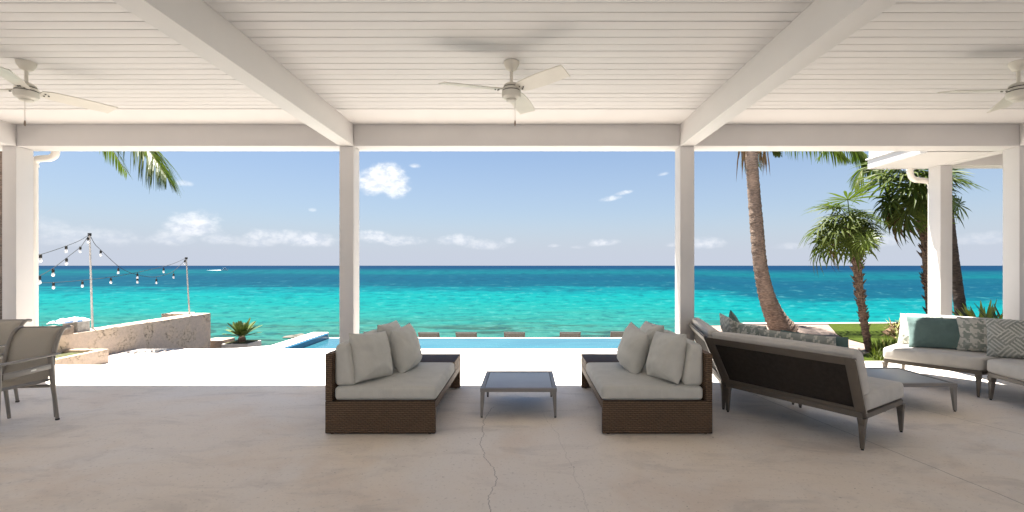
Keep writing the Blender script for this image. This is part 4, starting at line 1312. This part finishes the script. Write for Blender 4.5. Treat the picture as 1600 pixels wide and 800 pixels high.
def fan_palm(base, trunk_pts, radii, crown, scale, label, seed, nleaf=26, pale=(), lop=0.0):
    rnd = random.Random(seed)
    t = thing('fan_palm', label, 'palm tree', base)
    B_ = Vector(base)
    P = [Vector(p) - B_ for p in trunk_pts]
    path = bez(P, 60)
    m = MB()
    nr = len(radii) - 1
    rr = []
    for i in range(61):
        u = i / 60 * nr; k = min(int(u), nr - 1); rr.append(radii[k] * (1 - u + k) + radii[k + 1] * (u - k))
    m.tube(path, rr, 12)
    # old leaf bases: short upturned stubs, denser towards the top
    for k in range(230):
        u = rnd.random() ** .6
        i = int(u * 59); p = path[i]; a = rnd.uniform(0, 2 * pi); r = rr[i]
        d = Vector((cos(a), sin(a), 0))
        L = rnd.uniform(.06, .17) * (.35 + .75 * u) * scale
        q0 = p + d * r * .7; q1 = p + d * (r + L * .25) + Vector((0, 0, L * .7)); q2 = p + d * (r + L * .55) + Vector((0, 0, L * 1.1))
        m.tube([q0, q1, q2], [.018 * scale, .014 * scale, .004], 5)
    m.build('trunk', 'rough_trunk', t, smooth=True, angle=50)
    C = Vector(crown) - B_
    for k in range(nleaf):
        u = k / (nleaf - 1)
        el_ = radians(60 - 108 * u ** .9 + rnd.uniform(-8, 8))
        az_ = k * 2.39996 + rnd.uniform(-.2, .2)
        me = LEAVES[k % 4] if (u < .93 or cos(az_) < 0) else LEAF_DEAD
        o = link('leaf', me, t)
        s_ = scale * rnd.uniform(.78, 1.16) * (1 + lop * sin(az_))
        # blade turned so that its face is near perpendicular to the stalk's outward line at the top, hanging below
        o.matrix_local = Matrix.Translation(C + Vector((0, 0, -.05 * u * scale))) @ Matrix.Rotation(az_, 4, 'Z') @ Matrix.Rotation(el_, 4, 'X') @ Matrix.Rotation(rnd.uniform(-.5, .5), 4, 'Y') @ Matrix.Diagonal((s_, s_, s_, 1))
        if me is LEAF_DEAD: o['label'] = 'dry brown hanging leaf'
    for (a_, e_, tw, s2) in pale:
        o = link('leaf', LEAF_LIGHT, t)
        o.matrix_local = Matrix.Translation(C + Vector((0, -.36 * scale, (-.82 if e_ > 90 else -.2) * scale))) @ Matrix.Rotation(radians(a_), 4, 'Z') @ Matrix.Rotation(radians(e_), 4, 'X') @ Matrix.Rotation(tw, 4, 'Y') @ Matrix.Diagonal((s2, s2, s2, 1))
        o['label'] = 'pale yellow green young leaf'
    return t


def coconut(base, trunk_pts, radii, fronds, label, mat='coco_trunk', seed=1, cut=(), **kw):
    t = thing('coconut_palm', label, 'palm tree', base)
    B_ = Vector(base)
    ringed_trunk([Vector(p) - B_ for p in trunk_pts], radii, mat, t, seed=seed, **kw)
    for k, f_ in enumerate(fronds):
        pts, ll, hang = f_[:3]
        nl, wd_ = f_[3:] if len(f_) > 3 else (56, .032)
        coco_frond([Vector(p) - B_ for p in pts], ll, t, seed * 20 + k, hang=hang, nleaf=nl, wdt=wd_)
    top = Vector(trunk_pts[-1]) - B_
    m = MB(); rnd = random.Random(seed)
    for k in range(14):
        a = k * 2.4; d = Vector((cos(a), sin(a), 0)); r = radii[-1]
        q = top + Vector((0, 0, -.12 + .02 * (k % 5)))
        m.tube([q + d * r * .8, q + d * (r + .09) + Vector((0, 0, .12)), q + d * (r + .14) + Vector((0, 0, .30))], [.035, .045, .02], 6, squash=.6)
    m.build('leaf_sheath', 'dead_leaf', t, smooth=True)
    for (px_, pz_, L) in cut:
        m = MB()
        for j in range(5):
            o_ = Vector((px_ + .03 * (j - 2), rnd.uniform(-.1, .1), pz_))
            strip(m, [top + o_, top + o_ + Vector((.02 * (j - 2), 0, -L * .5)), top + o_ + Vector((.035 * (j - 2), 0, -L * rnd.uniform(.8, 1.1)))], [.02, .03, .002], (0, 1, 0))
        m.build('dry_leaf', 'dead_leaf', t)
    return t


def std_fronds(top, n, length, seed, skip=(), zup=.5):
    rnd = random.Random(seed); out_ = []
    T_ = Vector(top)
    for k in range(n):
        a = 2 * pi * k / n + rnd.uniform(-.15, .15)
        if any(abs(((math.degrees(a) - s_ + 180) % 360) - 180) < 20 for s_ in skip): continue
        d = Vector((cos(a), sin(a), 0)); e = rnd.uniform(.15, .9)
        L = length * rnd.uniform(.85, 1.1)
        out_.append(([T_ + Vector((0, 0, .1)), T_ + d * L * .3 + Vector((0, 0, L * .28 * e + .2)), T_ + d * L * .65 + Vector((0, 0, L * .30 * e)), T_ + d * L * .92 + Vector((0, 0, -L * (.28 - .2 * e)))], .75, .5))
    return out_


# coconut palm standing on the path at the right
Y1 = 11.2
trunk = [at(1228, 521, Y1), at(1212, 497, Y1), at(1198, 462, Y1), at(1188, 415, Y1), at(1182, 350, Y1), at(1178, 300, Y1), at(1175, 258, Y1 - .1), at(1175, 232, Y1 - .1)]
top1 = trunk[-1]
fr = std_fronds(top1 + Vector((0, 0, .35)), 11, 2.6, 4, skip=(0, 30, 330, 180, 150, 120, 95, 210, 240, 270, 300))
fr.append(([top1, at(1205, 205, Y1), at(1260, 205, Y1 - .1), at(1310, 215, Y1 - .2), at(1343, 238, Y1 - .3), at(1360, 264, Y1 - .3)], .75, .95, 70, .030))
fr.append(([top1, at(1205, 213, Y1 + .2), at(1245, 214, Y1 + .3), at(1290, 226, Y1 + .4), at(1320, 246, Y1 + .4)], .78, .95, 64, .030))
fr.append(([top1, top1 + Vector((.28, .1, .16)), top1 + Vector((.52, .12, .12)), top1 + Vector((.72, .14, -.10))], .34, .6))
coconut(tuple(at(1228, 521, Y1)), trunk, [.31, .235, .18, .155, .15, .14, .135, .15], fr,
        'tall coconut palm with a curved ringed trunk rising from the sand path', seed=2, cut=((-.2, .05, .75), (.22, .0, .45), (-.25, .1, .4), (.32, -.05, .55)))

# darker coconut palm behind the right column
Y2 = 12.0
trunk = [at(1503, 500, Y2), at(1497, 455, Y2), at(1490, 400, Y2), at(1482, 330, Y2), at(1474, 250, Y2), at(1468, 190, Y2)]
top2 = trunk[-1]
fr = std_fronds(top2 + Vector((0, 0, .1)), 10, 2.8, 9, skip=(180, 0, 195, 340, 165))
fr.append(([top2, top2 + Vector((-.6, -.1, .3)), top2 + Vector((-1.2, -.2, .0)), at(1375, 245, Y2 - .2), at(1350, 262, Y2 - .2), at(1336, 292, Y2 - .2)], .78, .7))
fr.append(([top2, at(1440, 215, Y2 + .2), at(1405, 228, Y2 + .2), at(1378, 250, Y2 + .2), at(1366, 275, Y2 + .2)], .62, .8))
fr.append(([top2, top2 + Vector((-.5, .2, .2)), top2 + Vector((-1.0, .4, -.25)), at(1400, 262, Y2 + .5)], .42, .7))
fr.append(([top2, top2 + Vector((.6, -.2, .2)), top2 + Vector((1.2, -.3, -.15)), top2 + Vector((1.7, -.4, -.85))], .62, .8))
fr.append(([top2, top2 + Vector((.3, -.3, .05)), top2 + Vector((.8, -.5, -.35)), top2 + Vector((1.1, -.6, -1.0))], .5, .8))
coconut(tuple(at(1503, 500, Y2)), trunk, [.13, .115, .105, .10, .10, .10], fr,
        'slim dark coconut palm leaning behind the right hand column', mat='dark_trunk', seed=5)

# coconut palm outside the left edge: one frond droops into the left bay
Y3 = 9.5
trunk = [(-10.72, Y3, -1.6), (-10.72, Y3, .5), (-10.68, Y3, 2.3), (-10.5, Y3, 4.2)]
fr = std_fronds((-10.5, Y3, 4.3), 8, 3.0, 12, skip=(0, 340, 20, 320))
fr.append(([(-10.5, Y3, 4.25), (-9.6, Y3, 4.72), (-8.6, Y3 - .05, 4.55), (-7.75, Y3 - .1, 4.0), (-7.42, Y3 - .1, 3.58), (-7.14, Y3 - .1, 3.16)], 1.15, .66, 120, .018))
coconut((-10.72, Y3, -1.6), trunk, [.2, .16, .14, .14], fr, 'coconut palm beyond the left post whose drooping frond hangs into view', seed=7)

# fan palms
ys_ = 8.6
tr = [at(1359, 552, ys_), at(1352, 515, ys_), at(1344, 460, ys_), at(1338, 405, ys_), at(1332, 362, ys_)]
fan_palm(tuple(at(1359, 552, ys_)), tr, [.062, .055, .06, .072, .06], at(1329, 352, ys_), .95, 'small fan palm with a shaggy trunk growing between sand path and lawn', 3, 26,
         ((182, 116, .1, .80), (150, -20, .3, .7)), .20)
ys_ = 9.6
tr = [at(1458, 545, ys_), at(1454, 480, ys_), at(1449, 400, ys_), at(1444, 340, ys_), at(1440, 302, ys_)]
fan_palm(tuple(at(1452, 545, ys_)), tr, [.085, .08, .09, .09, .08], at(1434, 294, ys_), 1.36, 'larger fan palm partly hidden by the right hand column', 11, 30,
         ((165, 112, .2, 1.15), (190, -25, -.3, .9), (110, 70, .2, 1.0)), .12)


def rosette(name, base, label, cat, n, length, width, mat, seed, emin=15, emax=80, droop=.3, fold=.25, group=None, part='leaf', segs=5):
    rnd = random.Random(seed)
    t = thing(name, label, cat, base, 0, group)
    for k in range(n):
        a = k * 2.39996 + rnd.uniform(-.2, .2); u = k / max(1, n - 1)
        e = radians(emax - (emax - emin) * u + rnd.uniform(-6, 6))
        L = length * rnd.uniform(.8, 1.1) * (.75 + .25 * u)
        d = Vector((cos(a) * cos(e), sin(a) * cos(e), sin(e)))
        q = Vector((cos(a), sin(a), 0)) * width * .5; P = []; m = MB()
        for s_ in range(segs + 1):
            P.append(q.copy()); q = q + d * L / segs
            d = (d + Vector((0, 0, -droop / segs))).normalized()
        prof = [.75, 1.0, 1.0, .78, .45, .02]
        strip(m, P, [width * prof[min(5, int(round(i * 5 / segs)))] for i in range(segs + 1)], Vector((cos(a) * -sin(e), sin(a) * -sin(e), cos(e))), fold)
        o = m.build(part, mat, t); md = o.modifiers.new('thick', 'SOLIDIFY'); md.thickness = width * .06
    return t


def gp(px_, Y): return ((px_ - 822) / 740 * Y, Y, LOW)
rosette('agave', gp(1538, 8.9), 'bushy yellow green agave behind the teal pillow', 'plant', 50, 1.15, .10, 'agave', 4, 25, 86, .5)
rosette('agave', gp(1586, 8.3), 'darker spiky agave half hidden by the rightmost column', 'plant', 24, 1.2, .10, 'agave_dark', 8, 35, 82, .2)
rosette('agave', gp(1492, 9.6), 'low agave with drooping leaves between the column and the bushy one', 'plant', 26, .8, .07, 'agave', 15, 15, 75, .7)

# cycad in a pale tub beyond the terrace edge
cb = at(378, 545, 9.9)
t = thing('cycad', 'small dark green cycad growing in a pale square tub', 'plant', (cb.x, cb.y, cb.z - .27))
m = MB(); m.box((-.27, -.25, 0), (.27, .25, .41)); tub = m.build('tub', 'planter_white', t, bevel=.01)
m = MB(); m.box((-.23, -.21, .405), (.23, .21, .422)); m.build('soil', 'soil', tub)
m = MB(); m.lathe([(.06, .40), (.075, .44), (.07, .50), (.04, .54)], (0, 0, 0), 14); m.build('trunk', 'rough_trunk', t, smooth=True)
rnd = random.Random(4)
for k in range(24):
    a = k * 2.4; e = radians(78 - 62 * k / 23 + rnd.uniform(-5, 5)); L = rnd.uniform(.30, .40)
    d = Vector((cos(a) * cos(e), sin(a) * cos(e), sin(e))); q = Vector((cos(a) * .03, sin(a) * .03, .52)); P = []
    for s_ in range(9):
        P.append(q.copy()); q = q + d * L / 8; d = (d + Vector((0, 0, -.045))).normalized()
    m = MB(); m.tube(P, .005, 4)
    for i in range(2, 9):
        tg = (P[i] - P[i - 1]).normalized(); sd = tg.cross(Vector((0, 0, 1))); sd.normalize()
        for sg in (-1, 1):
            for h_ in (0, .5):
                b0 = P[i] - tg * L / 8 * h_
                dd = (sd * sg * .8 + tg * .7 + Vector((0, 0, .15))).normalized(); LL = .105 * sin(pi * (i + 1.2) / 11)
                strip(m, [b0, b0 + dd * LL * .5, b0 + dd * LL], [.016, .018, .002], sd.cross(tg))
    m.build('frond', 'cycad', t)

# mulch bed with bromeliads, strappy grass border
bed = [at(1378, 519, 10.9), at(1400, 530, 9.9), at(1425, 540, 9.1), at(1500, 540, 9.0), at(1560, 520, 9.6), at(1560, 505, 12.4), at(1410, 505, 12.5), at(1392, 511, 11.8)]
m = MB(); m.prism([(p.x, p.y) for p in bed], -.3, LOW + .03); m.build('mulch_bed', 'mulch', kind='structure')
m = MB(); rnd = random.Random(31); mi = 0
for k in range(110):
    px_, = (rnd.uniform(1388, 1470),); Yq = rnd.uniform(9.7, 12.0)
    c = Vector(((px_ - 822) / 740 * Yq, Yq, LOW + .03))
    if (c.x - 7.9) < (12 - c.y) * -.0 + .25 * 0: continue
    for j in range(11):
        a = rnd.uniform(0, 2 * pi); e = radians(rnd.uniform(5, 65)); L = rnd.uniform(.12, .30)
        d = Vector((cos(a) * cos(e), sin(a) * cos(e), sin(e))); q = c.copy(); P = []
        for s_ in range(4):
            P.append(q.copy()); q = q + d * L / 3; d = (d + Vector((0, 0, -.28))).normalized()
        m.m = rnd.choice((0, 0, 1, 2))
        strip(m, P, [.02, .026, .018, .002], (0, 0, 1), .2)
o = m.build('dry_bromeliads', ['dead_leaf', 'agave', 'mulch']); o['kind'] = 'stuff'; tag(o, 'bed of dry and green bromeliads on brown mulch at the lawn edge', 'plants')
m = MB()
for k in range(2600):
    px_ = rnd.uniform(1362, 1500); Yq = rnd.uniform(7.55, 9.3)
    if px_ < 1362 + (Yq - 7.5) * 14 and Yq > 8.6: continue
    c = Vector(((px_ - 822) / 740 * Yq, Yq, LOW + .01))
    cl_ = mnoise.noise(c * 1.7)
    if cl_ < -.25 and rnd.random() < .6: continue
    a = rnd.uniform(0, 2 * pi); e = radians(rnd.uniform(45, 85)); L = rnd.uniform(.14, .30) * (1 + .5 * cl_)
    d = Vector((cos(a) * cos(e), sin(a) * cos(e), sin(e))); q = c.copy(); P = []
    for s_ in range(4):
        P.append(q.copy()); q = q + d * L / 3; d = (d + Vector((0, 0, -.30))).normalized()
    m.m = 0 if rnd.random() < .93 else 1
    strip(m, P, [.008, .010, .008, .001], (0, 0, 1))
o = m.build('strappy_grass', ['grass_blade', 'dead_leaf']); o['kind'] = 'stuff'; tag(o, 'tufts of strappy yellow green grass in front of the lawn', 'grass')

# ------------------------------------------------------------------ loungers on the beach terrace: only their raised backs clear the pool edge
def lounger(loc, rz):
    t = thing('sun_lounger', 'x', 'sun lounger', loc, rz, 'row of loungers beyond the pool')
    m = MB()
    m.bar((-.31, 0, .36), (-.31, 1.25, .34), .04, .05); m.bar((.31, 0, .36), (.31, 1.25, .34), .04, .05); m.bar((-.29, 1.25, .34), (.29, 1.25, .34), .04, .05); m.bar((-.29, 0, .36), (.29, 0, .36), .04, .05)
    m.build('frame', 'lounger_frame', t)
    for x in (-.29, .29):
        for y in (.1, 1.15):
            m = MB(); m.bar((x, y, 0), (x, y, .335), .04, .04); m.build('leg', 'lounger_frame', t)
    m = MB(); m.box((-.285, .03, .365), (.285, 1.22, .38)); m.build('seat', 'lounger', t)
    m = MB(); m.hexa([(-.29, 0, .40), (.29, 0, .40), (.29, .02, .40), (-.29, .02, .40)], [(-.29, -.26, .79), (.29, -.26, .79), (.29, -.24, .79), (-.29, -.24, .79)]); m.build('backrest', 'lounger', t)
    m = MB()
    m.bar((-.31, .01, .38), (-.31, -.27, .82), .035, .035); m.bar((.31, .01, .38), (.31, -.27, .82), .035, .035); m.bar((-.33, -.27, .815), (.33, -.27, .815), .035, .035)
    m.build('back_frame', 'lounger_frame', t)
    return t
LX = [(589, 'peeking just over the left daybed pillows'), (673, 'second from the left along the pool edge'), (730, 'third from the left along the pool edge'),
      (804.5, 'in the middle directly beyond the square table'), (889.5, 'second from the right along the pool edge'), (969, 'rightmost beyond the pool with sunlit tan mesh')]
lg0 = None
for k, (px_, lb) in enumerate(LX):
    p = at(px_, 500, 15.0)
    if lg0 is None:
        lg0 = lounger((p.x, 15.0, -1.5), 0); lg0['label'] = 'grey lounger back ' + lb
    else:
        dup(lg0, (p.x, 15.0 + random.uniform(-.05, .1), -1.5), random.uniform(-.04, .04), 'grey lounger back ' + lb)

# ------------------------------------------------------------------ string lights on two poles
def pole(pb, pt, label):
    t = thing('light_pole', label, 'pole', tuple(pb), 0, 'poles holding the string lights')
    d = Vector(pt) - Vector(pb)
    m = MB(); m.tube([(0, 0, 0), d], [.017, .013], 10); m.build('shaft', 'pole', t, smooth=True)
    m = MB(); m.tube([d * .985, d * 1.012], .026, 10); m.tube([d + Vector((-.03, 0, -.02)), d + Vector((.03, 0, -.02))], .008, 6); m.build('hook', 'cable', t)
    return t
XW = -7.58
def onwall(px_, py_):
    return at(px_, py_, -XW * 740 / (822 - px_))
p1b, p1t = onwall(144.5, 514), onwall(140, 366)
p1b.z = .30
p2b, p2t = onwall(296, 491), onwall(291, 403); p2b.z = .30
pole(p1b, p1t, 'taller white pole carrying three light strings near the left end of the wall')
pole(p2b, p2t, 'shorter white pole at the far end of the coral wall')
PH = Vector((-6.10, 5.815, 0))           # hook on the back of the left post
def toward(px_, py_):                     # plan line from the taller pole to the hook on the post
    a = Vector((p1t.x, p1t.y)); b = Vector((PH.x, PH.y)); k = (px_ - 822) / 740
    s_ = (a.x - k * a.y) / ((a.x - b.x) - k * (a.y - b.y))
    yy = a.y + (b.y - a.y) * s_
    return at(px_, py_, yy)
def strand(fn, knots, bulbs, label, ends):
    pts = [Vector(ends[0])] + [fn(*k) for k in knots] + ([Vector(ends[1])] if ends[1] is not None else [])
    org = pts[0]
    t = thing('string_lights', label, 'string lights', tuple(org), 0, 'strings of bulbs over the coral wall')
    P = bez([p - org for p in pts], 60)
    m = MB(); m.tube(P, .0045, 5); m.build('cable', 'cable', t)
    for (bx, by, top_) in bulbs:
        b = fn(bx, by) - org; s_ = fn(bx, top_) - org
        m = MB(); m.tube([s_, b + Vector((0, 0, .075))], .004, 4); m.lathe([(.008, .085), (.015, .078), (.017, .045), (.014, .030)], tuple(b), 10); so = m.build('socket', 'cable', t, smooth=True)
        m = MB(); m.lathe([(.010, .030), (.016, .017), (.020, .0), (.018, -.012), (.011, -.021), (.003, -.025)], tuple(b), 14); m.build('bulb', 'bulb', so, smooth=True)
strand(toward, [(125, 375.5), (103, 384.5), (80, 392.5), (63, 397.8), (50, 402)], [(103.4, 392.5, 384.5), (63.3, 407, 398)], 'topmost string sloping gently from the taller pole to the left post', (p1t, None))
strand(toward, [(131, 379), (125.4, 386), (104, 403), (83, 419), (62, 431), (50, 436)], [(137.6, 378, 371), (125.4, 393, 386), (104, 412, 403), (83, 429.5, 419), (61.7, 441, 431)], 'string dropping steeply from the taller pole towards the left post', (p1t, None))
strand(onwall, [(148, 381), (157.4, 390.5), (185, 416), (205, 426.5), (228, 432), (244.4, 432.5), (262, 428), (271.2, 423.5), (283, 413)], [(157.4, 398.5, 390.5), (184.8, 426, 416), (214.7, 441, 430), (244.4, 442, 432.5), (271.2, 433.5, 423.5), (288.8, 412, 406)], 'string sagging deeply from the taller pole to the shorter pole', (p1t, p2t + Vector((0, 0, -.02))))
strand(onwall, [(273, 411), (255.7, 416.5), (233, 421.5), (214.7, 425.5), (173.3, 433), (128.8, 438), (83.6, 441.5), (50, 442)], [(255.7, 425, 416.5), (214.7, 434, 425.5), (173.3, 441.5, 433), (128.8, 447, 438), (83.6, 449.5, 441.5)], 'long nearly level string running left from the shorter pole behind the taller one', (p2t, None))

# ------------------------------------------------------------------ speedboat far out, its wake
bp = Vector(((351 - 822) / 740 * 355, 355, SEA))
t = thing('speedboat', 'tiny white speedboat crossing the dark reef water far out', 'boat', (bp.x, bp.y, SEA))
m = MB(); hull = [(-2.6, -.85), (1.2, -.95), (2.2, -.6), (3.0, 0), (2.2, .6), (1.2, .95), (-2.6, .85)]
n = len(hull)
m.add([(x * .86, y * .6, -.2) for x, y in hull] + [(x, y, .85 + (.25 if x > 2 else 0)) for x, y in hull], [tuple(range(n - 1, -1, -1)), tuple(range(n, 2 * n))] + [(i, (i + 1) % n, n + (i + 1) % n, n + i) for i in range(n)])
m.build('hull', 'boat', t)
m = MB(); m.hexa([(-.6, -.6, .85), (1.0, -.5, .85), (1.0, .5, .85), (-.6, .6, .85)], [(-.5, -.5, 1.45), (.3, -.45, 1.45), (.3, .45, 1.45), (-.5, .5, 1.45)]); m.build('windshield', 'boat_dark', t)
m = MB()
for x in (-.9, .3):
    for y in (-.55, .55): m.bar((x, y, .85), (x, y, 2.1), .07, .07)
m.box((-1.1, -.7, 2.1), (.5, .7, 2.18)); m.build('canopy', 'boat', t)
m = MB()
rnd = random.Random(2)
xs_ = [bp.x - 2.4 - k * .6 for k in range(18)]
vs = []
for k, x in enumerate(xs_):
    wv = .35 + .09 * k + .15 * rnd.random()
    vs += [(x, 355 - wv, SEA + .05), (x, 355, SEA + .35 * (1 - k / 18) + .06), (x, 355 + wv, SEA + .05)]
m.add(vs, [(i * 3 + j, i * 3 + j + 1, (i + 1) * 3 + j + 1, (i + 1) * 3 + j) for i in range(17) for j in range(2)])
o = m.build('wake', 'foam'); o['kind'] = 'stuff'; tag(o, 'thin white wake trailing left of the speedboat', 'wake')

# shore rocks just above the water below the terrace, left and centre
rnd = random.Random(77)
m = MB()
for k in range(46):
    Yq = rnd.uniform(17, 24); px_ = rnd.uniform(390, 1100)
    c = ((px_ - 822) / 740 * Yq, Yq, SEA - .12)
    s_ = rnd.uniform(.3, 1.0)
    blob_box(m, c, (s_ * 1.6, s_, s_ * .36), .16 * s_, k, n=4)
o = m.build('shore_rocks', 'rock', smooth=True, angle=60); o['kind'] = 'stuff'; tag(o, 'dark wave washed rocks in the shallows below the pool', 'rocks')
